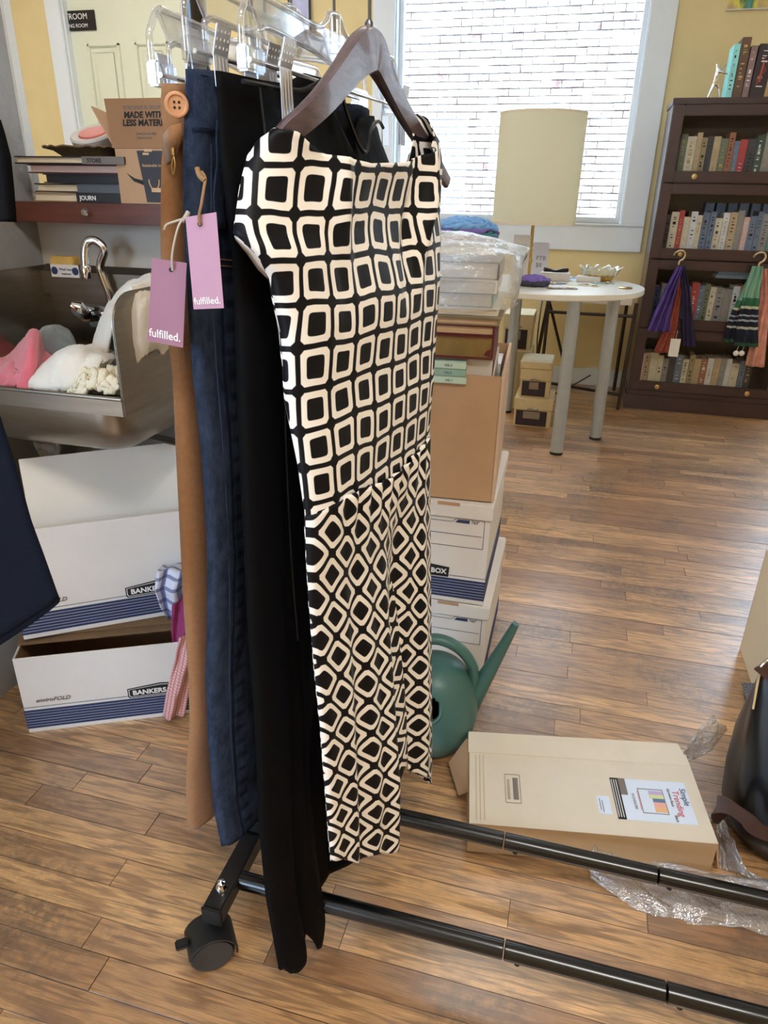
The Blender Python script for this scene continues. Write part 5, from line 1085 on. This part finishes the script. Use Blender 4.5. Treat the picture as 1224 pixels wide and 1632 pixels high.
def dfold(s, f, z):
    up_ = max(0, (z-1.0)/.2); a = 0
    # cowl drapes below the neckline and two drag folds from the far shoulder
    a += .006*up_*sin((z*38)+3.5*(s-.5)**2*8)*sin(pi*s)
    a += .013*max(0, 1-abs(s-(.80-.9*max(0, 1.16-z)))/.05)*min(1, max(0, (z-1.02)*8))
    a -= .012*max(0, 1-abs(s-(.70-.9*max(0, 1.16-z)))/.07)*min(1, max(0, (z-1.02)*8))
    a += .010*max(0, 1-abs(s-(.22+.35*max(0, 1.16-z)))/.05)*min(1, max(0, (z-1.03)*8))
    return a+.004*wob(s, z, 3, 2)
garment('bodice', base_, far, dtop, lambda s, d: WZ-.003+.006*sin(9*s), dth, dfold, lambda s, f, z: 0, dress_mat('dress_print_squares', False), dz, anchor=.55, ext=lambda z, s: ((lerp3(near, z, 1)-lerp3(base_, z, 1))*max(0, 1-s/.24)**1.6, (lerp3(near, z, 2)-lerp3(base_, z, 2))*max(0, 1-s/.24)**1.6), ns=110, nz=100)
skn_px = [(487, 822), (487, 860), (489, 900), (492, 960), (500, 1060), (510, 1160), (518, 1260), (524, 1340), (527, 1372)]
skf_px = [(676, 697), (679, 740), (681, 800), (682, 900), (683, 1000), (684, 1100), (684, 1190), (684, 1246)]
skn = zx(skn_px, [.64, .64, .64, .64, .64, .64, .64, .64, .64]); skf = zx(skf_px, [.95, .95, .955, .96, .965, .97, .975, .98])
def shem(s, d):
    return interp([(0, skn[0][0]), (.2, .262), (.42, P(612, 1352, .775).z), (.5, .215), (.6, .235), (.7, P(628, 1214, .88).z), (1, skf[0][0])], s)+.004*sin(30*s)
def skfold(s, f, z):
    g = min(1, f*1.3); a = 0
    # deep valley between the near and the far lobe
    v = (s-.62)/.10; a -= .050*g*math.exp(-v*v)
    v = (s-.40)/.12; a += .016*g*math.exp(-v*v)
    v = (s-.22)/.05; a -= .005*g*math.exp(-v*v)
    v = (s-.88)/.06; a += .010*g*math.exp(-v*v)
    a += .004*g*sin(s*46+2*f)+.003*sin(s*70)*max(0, 1-f*6)
    return a
garment('skirt', skn, skf, lambda s, d: WZ+.001+.006*sin(9*s), shem, lambda z, s: .016+.010*max(0, 1-abs(z-WZ)/.1), skfold, lambda s, f, z: .006*sin(20*s)*f, dress_mat('dress_print_diamonds', True), dz, ulin=lambda z: .335+.13*(WZ-z), vsh=.32, ns=150, nz=100)
# pale underside of the cap sleeve and the loose hem edge below it
mb = MB(); a_ = [P(374, 376, .612), P(400, 396, .618), P(416, 416, .624), P(431, 446, .634)]; b_ = [P(376, 382, .63), P(394, 404, .64), P(412, 430, .645), P(430, 447, .645)]
mb.grid([a_, b_]).build('sleeve_lining', mat('cream_lining', (222, 212, 200), .7), dz, smooth=180, solid=.001, label='pale underside of the cap sleeve')

# black strapless jumpsuit
m_blk = mat('black_crepe', (4, 4, 6), .7, var=.15, scale=400, bmp=.08, bscale=900, spec=.10)
js = thing('jumpsuit', 'black strapless wide leg jumpsuit with sweetheart top clipped on a clear hanger', 'jumpsuit', (-.30, .82, 1.2))
jn_px = [(345, 126), (350, 200), (352, 250), (360, 320), (370, 400), (376, 520), (380, 650), (386, 800), (393, 950), (398, 1050), (405, 1130), (410, 1230), (413, 1320), (424, 1430), (444, 1541)]
jf_px = [(622, 168), (624, 215), (640, 260), (650, 330), (655, 420), (655, 600), (650, 900), (652, 1278)]
jn = zx(jn_px, [.63, .63, .63, .63]+[.64]*11); jf = zx(jf_px, 1.0)
jf = [(a, b-.02, c) for a, b, c in jf]
def jtop(s, d):
    if d < 0: return 1.243-.006*sin(pi*s)
    pts = [(0, 1.243), (.15, 1.243), (.30, 1.247), (.42, 1.262), (.52, 1.262), (.60, 1.225), (.66, 1.192), (.72, 1.214), (.80, 1.234), (.90, 1.240), (1, 1.225)]
    return interp(pts, s)
def jhem(s, d):
    return interp([(0, .075), (.02, .052), (.05, .042), (.09, .047), (.12, .075), (.14, .10), (.15, .085), (.19, .030), (.22, .022), (.25, .06), (.32, .10), (.5, .12), (.62, .20), (.8, .17), (.93, .19), (1, .215)], s)
def jfold(s, f, z):
    a = .005*sin(s*26+z*9)*f+.004*wob(s, z, 4, 5); g = min(1, max(0, (.95-z)*1.6))
    v = (s-.135)/.02; a -= .020*min(1, g*2)*math.exp(-v*v)
    v = (s-.36)/.10; a -= .040*g*math.exp(-v*v)
    v = (s-.60)/.07; a -= .045*g*math.exp(-v*v)
    v = (s-.07)/.04; a += .004*g*math.exp(-v*v)
    return a
garment('bodice_and_hips', jn, jf, jtop, jhem, lambda z, s: .008+.020*min(1, max(0, (1.25-z)/.2)), jfold, lambda s, f, z: .003*sin(s*20), m_blk, js, ns=130, nz=110)
def seam(pts, m, par, nm, r=.0012): return MB().tube(crv([Vector(p) for p in pts], 6), r, 6).build(nm, m, par)
def js_front(s, z): return Vector((lerp3(jn, z, 1)*(1-s)+lerp3(jf, z, 1)*s+(1-abs(2*s-1)**2.6)**(1/2.6)*(.024+.010*max(0, 1.2-z))+.005*sin(s*26+z*9)*((1.24-z)/.62)+.0015, lerp3(jn, z, 2)*(1-s)+lerp3(jf, z, 2)*s, z))
seam([js_front(.10+.012*k, 1.235-.12*k) for k in range(6)], mat('black_seam', (6, 6, 8), .6), js, 'side_seam')
m_lin = mat('black_satin_lining', (26, 26, 32), .25)
seam([js_front(s_, jtop(s_, 1)-.006)+Vector((.001, 0, 0)) for s_ in [.04+.06*k for k in range(16)]], m_lin, js, 'neckline_piping', .0022)
# hook and eye
hk = P(588, 242, .98); MB().tube(crv([hk+Vector((.002, 0, .006)), hk+Vector((-.004, 0, .002)), hk+Vector((.004, 0, -.004)), hk+Vector((-.003, 0, -.012))], 5), .0012, 6).build('hook_and_eye', m_chrome, js)

# jeans
dn_m = denim_mat(); jj = thing('jeans', 'dark blue denim jeans folded on a clear clip hanger', 'jeans', (-.42, .8, 1.2))
kn_px = [(297, 117), (296, 165), (294, 210), (292, 262), (293, 330), (297, 420), (301, 500), (308, 600), (318, 690), (326, 780), (331, 900), (330, 1000), (328, 1080), (332, 1180), (341, 1290), (352, 1342)]
kn_ = zx(kn_px, .645); kf = [(z, x+.055+.012*(1.25-z), 1.0) for z, x, y in kn_]
def bmpz(z):
    return .004*math.exp(-((z-1.175)/.012)**2)+.003*math.exp(-((z-1.10)/.02)**2)
jx = [ (a, b, c) for a, b, c in kn_]
def jfo(s, f, z): return .004*sin(s*14+z*12)+.003*wob(s*3, z*5, 4, 9)+.0035*fbm(s*9, z*26, 4)*(1 if z > 1.02 else .5)
garment('trousers', jx, kf, lambda s, d: 1.247+.002*sin(9*s), lambda s, d: .298+.03*max(0, s-.12)+(.018 if s > .25 else 0), lambda z, s: .024+.010*max(0, .8-z)+bmpz(z), jfo, lambda s, f, z: 0, dn_m, jj, ns=80, nz=130)
def jfront(s, z, e=.0015):
    e *= .7
    pwv = (1-abs(2*s-1)**2.6)**(1/2.6)
    return Vector((lerp3(kn_, z, 1)*(1-s)+lerp3(kf, z, 1)*s+pwv*(.024+.010*max(0, .8-z)+bmpz(z))+jfo(s, 0, z)*min(1, 6*s)+e, lerp3(kn_, z, 2)*(1-s)+lerp3(kf, z, 2)*s, z))
def patch(name, s0, s1, z0, z1, m, par, e=.0035, label=None, fn=jfront):
    G = []; UV = []
    for i in range(13):
        z = z0+(z1-z0)*i/12; G.append([fn(s0+(s1-s0)*j/12, z, e) for j in range(13)]); UV.append([((s0+(s1-s0)*j/12)*.35+.2, z) for j in range(13)])
    return MB().grid(G, UV).build(name, m, par, smooth=180, solid=.0022, label=label)
patch('waistband', .002, .5, 1.200, 1.246, dn_m, jj)
patch('pocket', .05, .45, 1.125, 1.150, dn_m, jj, .0045)
patch('belt_loop', .045, .075, 1.118, 1.21, dn_m, jj, .0075)
m_thr = mat('copper_thread', (150, 110, 70), .6); m_dthr = mat('dark_thread', (30, 40, 66), .6)
for z in (1.203, 1.243): seam([jfront(.01+.07*k, z, .0052) for k in range(7)], m_dthr, jj, 'stitching', .0007)
for z in (1.129, 1.147): seam([jfront(.06+.055*k, z, .0062) for k in range(7)], m_thr, jj, 'stitching', .0006)
seam([jfront(.02+.045*k, 1.092-.002*k, .002) for k in range(8)], m_thr, jj, 'stitching', .0006); seam([jfront(.02+.045*k, 1.086-.002*k, .002) for k in range(8)], m_thr, jj, 'stitching', .0006)
seam([jfront(.045+.002*k, 1.19-.09*k, .0006) for k in range(10)], m_dthr, jj, 'side_seam', .0011)
MB().lathe([(.005, 0), (.0055, .001), (.003, .0025), (0, .0025)], jfront(.03, 1.10, .002), 14, ax=(1, -.8, 0)).build('rivet', m_chrome, jj)

# tan trousers
m_cam = mat('camel_wool', (142, 98, 58), .9, var=.10, scale=160, bmp=.35, bscale=700, sheen=.3); tj = thing('trousers', 'camel tan trousers with a round wooden button, hanging at the left end of the rack', 'trousers', (-.5, .8, 1.2))
tn_px = [(259, 142), (256, 165), (262, 215), (258, 260), (257, 330), (257, 400), (262, 500), (271, 560), (276, 600), (280, 700), (286, 820), (292, 950), (301, 1080), (303, 1160), (297, 1230), (298, 1308)]
tn_ = zx(tn_px, .655); tf = [(z, x+.05+.01*(1.2-z), 1.0) for z, x, y in tn_]
tth = lambda z, s: .024+.004*max(0, .8-z)
tfold = lambda s, f, z: -.006*math.exp(-((s-.13)/.03)**2)*(z < 1.15)+.002*wob(s*3, z*4, 4, 3)
garment('legs', tn_, tf, lambda s, d: 1.238+.004*sin(7*s), lambda s, d: .30+.012*s, tth, tfold, lambda s, f, z: 0, m_cam, tj, ns=80, nz=120)
def tfront(s, z, e=.0015):
    pwv = (1-abs(2*s-1)**2.6)**(1/2.6)
    return Vector((lerp3(tn_, z, 1)*(1-s)+lerp3(tf, z, 1)*s+pwv*tth(z, s)+tfold(s, 0, z)*min(1, 6*s)+e, lerp3(tn_, z, 2)*(1-s)+lerp3(tf, z, 2)*s, z))
patch('waistband', .001, .3, 1.190, 1.237, m_cam, tj, .003, fn=tfront)
bp = P(281, 167, .640); d_ = (Vector((0, 0, EYE))-bp).normalized()+Vector((.15, 0, 0))
MB().lathe([(0, 0), (.0085, 0), (.0100, .001), (.0105, .0025), (.0095, .0040), (.0080, .0042), (.0072, .0030), (0, .0028)], bp, 40, ax=d_).build('button', mat('tan_wood_button', (198, 146, 108), .4, var=.15, scale=60), tj, label='round tan wooden button')
bt = [o for o in bpy.data.objects if o.name.startswith('button')][0]; q1 = d_.cross(Vector((0, 0, 1))).normalized(); q2 = q1.cross(d_.normalized())
for a_, b_ in ((1, 1), (1, -1), (-1, 1), (-1, -1)): MB().lathe([(.0011, 0), (.0011, .0006), (0, .0007)], bp+d_.normalized()*.0028+q1*.0021*a_+q2*.0021*b_, 10, ax=d_).build('button_hole', m_ink, bt)
# pleat fold with a zip pull
MB().grid([[P(262, 215, .650), P(272, 200, .636), P(288, 196, .64)], [P(262, 232, .652), P(274, 226, .640), P(289, 216, .64)], [P(266, 262, .656), P(275, 252, .648), P(284, 240, .65)]]).build('pleat', m_cam, tj, smooth=180, solid=.003)
MB().tube([P(276, 236, .638), P(277, 248, .637)], .0018, 8).build('zip_slider', m_brass, tj)
MB().tube(crv([P(277, 248, .636), P(274, 262, .635), P(276, 278, .635), P(279, 264, .635), P(277, 249, .636)], 6), .0006, 6).build('zip_pull', m_brass, tj)

# ------------------------------------------------------------------ swing tags
def swing(name, label, quad, Y, m, hole, strpts, strm, txt, r_):
    q = [P(x, y, Y) for x, y in quad]; t = thing(name, label, 'tag', q[0])
    MB().quadslab(q[3], q[2], q[1], q[0], .0005).build('tag_card', m, t, smooth=0)
    ex = (q[2]-q[3]); ey = (q[0]-q[3]); n_ = ex.cross(ey).normalized()
    w = ex.length
    text(txt, w*.285, q[3]+ex.normalized()*w*.05+ey.normalized()*w*.14+n_*.0009, ex, ey, m_whiteink, t, th=.0001, sx=1.0, bold=.012)
    h = P(*hole, Y)+n_*.0007; k = MB(); k.lathe([(0, 0), (.0019, 0)], (0, 0, 0), 16)
    MB().lathe([(0, 0), (.0021, 0), (.0021, .0002), (0, .0002)], h, 18, ax=n_).build('punched_hole', m_ink, t, smooth=0)
    MB().tube(crv([P(x, y, yy) for x, y, yy in strpts], 6), r_, 8).build('string', strm, t); return t
m_pk1 = mat('mauve_card', (156, 108, 128), .6, var=.02); m_pk2 = mat('pink_lilac_card', (182, 138, 162), .6, var=.02)
m_str = mat('grey_cotton_string', (186, 178, 166), .8); m_twn = mat('jute_twine', (150, 118, 84), .9, bmp=.5, bscale=900)
t = swing('swing_tag', 'mauve swing tag on grey string hanging from the camel trousers', [(243, 411), (298, 419), (292, 554), (235, 543)], .625, m_pk1, (273, 430), [(275, 431, .623), (274, 412, .621), (277, 390, .622), (284, 362, .624), (292, 348, .632), (299, 340, .645)], m_str, 'fulfilled.', .0011)
MB().tube(crv([P(292, 349, .631), P(282, 352, .628), P(266, 358, .627), P(262, 366, .627)], 6), .0011, 8).build('string_end', m_str, t)
MB().tube(crv([P(291, 352, .630), P(296, 346, .629), P(300, 338, .632)], 6), .0022, 8).build('knot', m_str, t)
t = swing('swing_tag', 'lighter pink swing tag on brown twine hanging from the jeans', [(296, 346), (345, 338), (357, 491), (309, 493)], .60, m_pk2, (319, 357), [(319, 359, .598), (317, 345, .597), (321, 325, .598), (325, 300, .602), (327, 284, .610), (322, 274, .622)], m_twn, 'fulfilled.', .0013)
MB().tube(crv([P(326, 288, .606), P(318, 280, .606), P(314, 267, .607)], 6), .0022, 8).build('twine_end', m_twn, t)

# ------------------------------------------------------------------ hangers
def wire_hook(c, m, t, z0, lean=0, r=.0016, nm='hook'):
    # stem from z0 up, over the rail
    top = Vector((c[0], RY, RZ+.0255+r)); pts = [Vector((c[0]+lean, c[1], z0)), Vector((c[0]+lean*.6, c[1], z0+.05)), Vector((c[0], RY+.016, RZ-.03)), Vector((c[0], RY+.0165, RZ+.014))]
    pts += [Vector((c[0], RY+.0155*cos(a), RZ+.0125+.0155*sin(a))) for a in [pi*j/8 for j in range(1, 9)]]+[Vector((c[0], RY-.017, RZ-.01))]
    MB().tube(crv(pts, 4), r, 8).build(nm, m, t)
m_clip = mat('clip_steel', (205, 206, 210), .38, .75, var=.03)
m_wire = mat('grey_steel_wire', (120, 120, 124), .3, .9)
def clear_hanger(label, A, Bp, zt, hook_lean=0, h=.052, clips=((.13, 1), (.85, 1)), clip_drop=.045, rot_hook=0):
    A, Bp = Vector(A), Vector(Bp); C = (A+Bp)/2; t = thing('clip_hanger', label, 'hanger', C); L_ = (Bp-A).length; d = (Bp-A).normalized(); n_ = d.cross(Vector((0, 0, 1))).normalized()
    S = lambda s, z, o_=0: A+d*(s*L_)+Vector((0, 0, zt-A.z+z))+n_*o_
    m_cl = clear('hanger_plastic', (.97, .97, .98, 1), .16, .05, haze=.06)
    r = .0030
    outer = [S(.0, -h), S(.0, -h*.45), S(.012, -.014), S(.045, 0), S(.10, .001), S(.25, -.001), S(.38, -.003), S(.44, .004), S(.47, .014), S(.53, .014), S(.56, .004), S(.62, -.003), S(.75, -.001), S(.90, .001), S(.955, 0), S(.988, -.014), S(1, -h*.45), S(1, -h)]
    MB().tube(crv(outer, 5), r, 10).build('outer_rail', m_cl, t)
    MB().tube(crv([S(.075, -h), S(.075, -h*.55), S(.09, -.024), S(.14, -.021), S(.36, -.025), S(.5, -.030), S(.64, -.025), S(.86, -.021), S(.91, -.024), S(.925, -h*.55), S(.925, -h)], 5), r*.8, 10).build('inner_rail', m_cl, t)
    for s0 in (-.004, .918): 
        mb = MB(); p = [S(s0, -h-.008, -.006), S(s0+.085, -h-.008, -.006), S(s0+.085, -h-.008, .006), S(s0, -h-.008, .006), S(s0, -h+.012, -.006), S(s0+.085, -h+.012, -.006), S(s0+.085, -h+.012, .006), S(s0, -h+.012, .006)]; mb.hexa(p).build('end_block', m_cl, t, bevel=.002)
    for s0, s1, z0, z1 in ((.04, .09, -.001, -.026), (.30, .34, -.001, -.023), (.42, .47, .0, -.028), (.58, .53, .0, -.028), (.70, .66, -.001, -.023), (.96, .91, -.001, -.026)):
        MB().tube([S(s0, z0), S(s1, z1)], r*.7, 8).build('strut', m_cl, t)
    # thin web between rails
    MB().add([S(.05, -.001), S(.5, -.001), S(.95, -.001), S(.9, -.024), S(.5, -.028), S(.1, -.024)], [(0, 1, 2, 3, 4, 5)]).build('web', m_cl, t, smooth=0, solid=.001)
    MB().tube([S(.03, -h+.002), S(.97, -h+.002)], .0022, 10).build('clip_bar', m_chrome, t)
    for s0, sgn in clips:
        c = MB(); w = .011
        for o_ in (.004, -.004):
            q = [(-.022, .004*(1 if o_ > 0 else -1)), (.0, .007*(1 if o_ > 0 else -1)), (.02, .010*(1 if o_ > 0 else -1))]
        up_h, dn_h = .022, clip_drop
        for sd in (1, -1):
            e0, e1, e2_ = (.0215, .0155, .0165) if sd > 0 else (-.014, -.008, -.006); a = [S(s0-w/L_, -h+up_h, e0), S(s0+w/L_, -h+up_h, e0), S(s0+w/L_, -h, e1), S(s0-w/L_, -h, e1)]
            c.quadslab(a[3], a[2], a[1], a[0], .0012); b = [S(s0-w/L_, -h, e1), S(s0+w/L_, -h, e1), S(s0+w/L_, -h-dn_h+.02, e2_), S(s0-w/L_, -h-dn_h+.02, e2_)]
            c.quadslab(b[3], b[2], b[1], b[0], .0012)
        k = c.build('clip', m_clip, t, bevel=.0004)
        rb = MB()
        for j in range(4):
            off = (-.75+.5*j)*w/L_; rb.tube([S(s0+off, -h-.002, .0165), S(s0+off, -h-dn_h+.021, .0175)], .0009, 6)
            for q in range(3): rb.tube([S(s0+off-.0006, -h+.004+.006*q, .0175+.0015*q), S(s0+off+.0006, -h+.006+.006*q, .0178+.0015*q)], .0013, 6)
        rb.build('rib', m_clip, k)
    wire_hook((C.x, C.y), m_wire, t, zt+.0, hook_lean); MB().tube([S(.5, .014), S(.5, -.02)], .0065, 12).build('hook_socket', m_cl, t); return t
# visible facing side of the clips is +x, i.e. -n for this direction
clear_hanger('rightmost clear plastic clip hanger, holding the black jumpsuit', (P(386, 80, .655).x, .655, 1.3), (P(632, 150, 1.02).x, 1.02, 1.3), 1.306, .0, clips=((.125, 1), (.94, 1)), clip_drop=.065)
clear_hanger('middle clear plastic clip hanger, holding the blue jeans', (P(296, 60, .645).x, .645, 1.3), (P(296, 60, .645).x+.05, 1.01, 1.3), 1.312, .0, clips=((.07, 1), (.30, 1)), clip_drop=.045)
clear_hanger('leftmost clear plastic clip hanger, holding the camel trousers', (P(241, 90, .655).x, .655, 1.3), (P(241, 90, .655).x+.03, 1.02, 1.3), 1.296, .0, clips=((.10, 1), (.94, 1)), clip_drop=.045)
# wooden hanger
t = thing('wooden_hanger', 'dark greyish brown wooden hanger inside the printed dress', 'hanger', (-.247, .845, 1.3))
m_wd = mat('dark_weathered_wood', (86, 68, 72), .38, var=.35, scale=30, bmp=.2, bscale=200, coat=.25, stretch=(4, 1, 4))
cpts = [(P(434, 238, .665), .0115), (P(456, 213, .675), .0150), (P(484, 190, .69), .0165), (P(514, 161, .72), .0185), (P(541, 128, .765), .0215), (P(563, 99, .805), .0255), (P(578, 84, .830), .0290), (P(588, 80, .847), .0300), (P(598, 88, .860), .0270), (P(611, 114, .880), .0215), (P(628, 150, .915), .0180), (P(650, 190, .955), .0165), (P(680, 238, 1.0), .015), (P(700, 270, 1.03), .013), (P(713, 292, 1.05), .011)]
cp = [c_[0] for c_ in cpts]; sm = crv(cp, 6); rs = []
for i in range(len(cpts)-1):
    for j in range(6): rs.append(cpts[i][1]+(cpts[i+1][1]-cpts[i][1])*j/6)
rs.append(cpts[-1][1])
mb = MB(); vs = []; fs = []; nside = 12
for i, p in enumerate(sm):
    d = (sm[min(i+1, len(sm)-1)]-sm[max(i-1, 0)]).normalized(); a_ = Vector((1, -.2, 0)); a_ = (a_-d*a_.dot(d)).normalized(); b_ = d.cross(a_).normalized()
    for k in range(nside):
        q = 2*pi*k/nside+pi/nside; c_, s_ = cos(q), sin(q); f = (abs(c_)**5+abs(s_)**5)**(-.2); vs.append(p+a_*c_*f*rs[i]*.34+b_*s_*f*rs[i]*.72)
for i in range(len(sm)-1):
    for k in range(nside): fs.append((i*nside+k, i*nside+(k+1) % nside, (i+1)*nside+(k+1) % nside, (i+1)*nside+k))
fs += [tuple(range(nside-1, -1, -1)), tuple(len(vs)-nside+k for k in range(nside))]
mb.add(vs, fs).build('hanger_body', m_wd, t, smooth=50, bevel=0)
wire_hook((P(589, 48, .847).x, .847), m_wire, t, P(589, 52, .847).z, 0, .002)
MB().lathe([(.0045, 0), (.0045, .006), (.0025, .009)], P(588, 47, .847), 14).build('hook_collar', m_wire, t)
# empty wire hangers further along the rail seen above the garments
# ------------------------------------------------------------------ navy coat on another rack at far left, close to the camera
cn = thing('coat', 'dark navy flared coat hanging at the left edge, close to the camera', 'coat', (-.55, .5, .9))
m_nav = mat('navy_wool', (15, 20, 32), .9, var=.18, scale=300, bmp=.3, bscale=900, spec=.1)
edge = [(-60, 480), (-45, 560), (-28, 620), (0, 662), (25, 742), (50, 830), (72, 890), (95, 955)]
er = zx(edge, .50); el = [(z, -.86, .60) for z, x, y in er]
# s=0 at left (near edge table), s=1 at right visible edge
def chem(s, d): return .50+(er[0][0]-.50)*s**1.1
garment('coat_skirt', el, er, lambda s, d: er[-1][0], chem, lambda z, s: .010, lambda s, f, z: 0, lambda s, f, z: -.0, m_nav, cn, ns=50, nz=40)
e2 = zx([(-50, 185), (0, 188), (8, 215), (17, 250), (22, 300), (26, 354)], .50); e2l = [(z, -.80, .55) for z, x, y in e2]
cj = thing('jacket', 'black jacket sleeve hanging at the left edge above the navy coat', 'jacket', (-.5, .52, 1.16))
garment('sleeve', e2l, e2, lambda s, d: e2[-1][0]+.0*s, lambda s, d: e2[0][0]-.004*(1-s), lambda z, s: .008, lambda s, f, z: 0, lambda s, f, z: 0, m_blk, cj, ns=40, nz=24)
# tidy up: nothing else
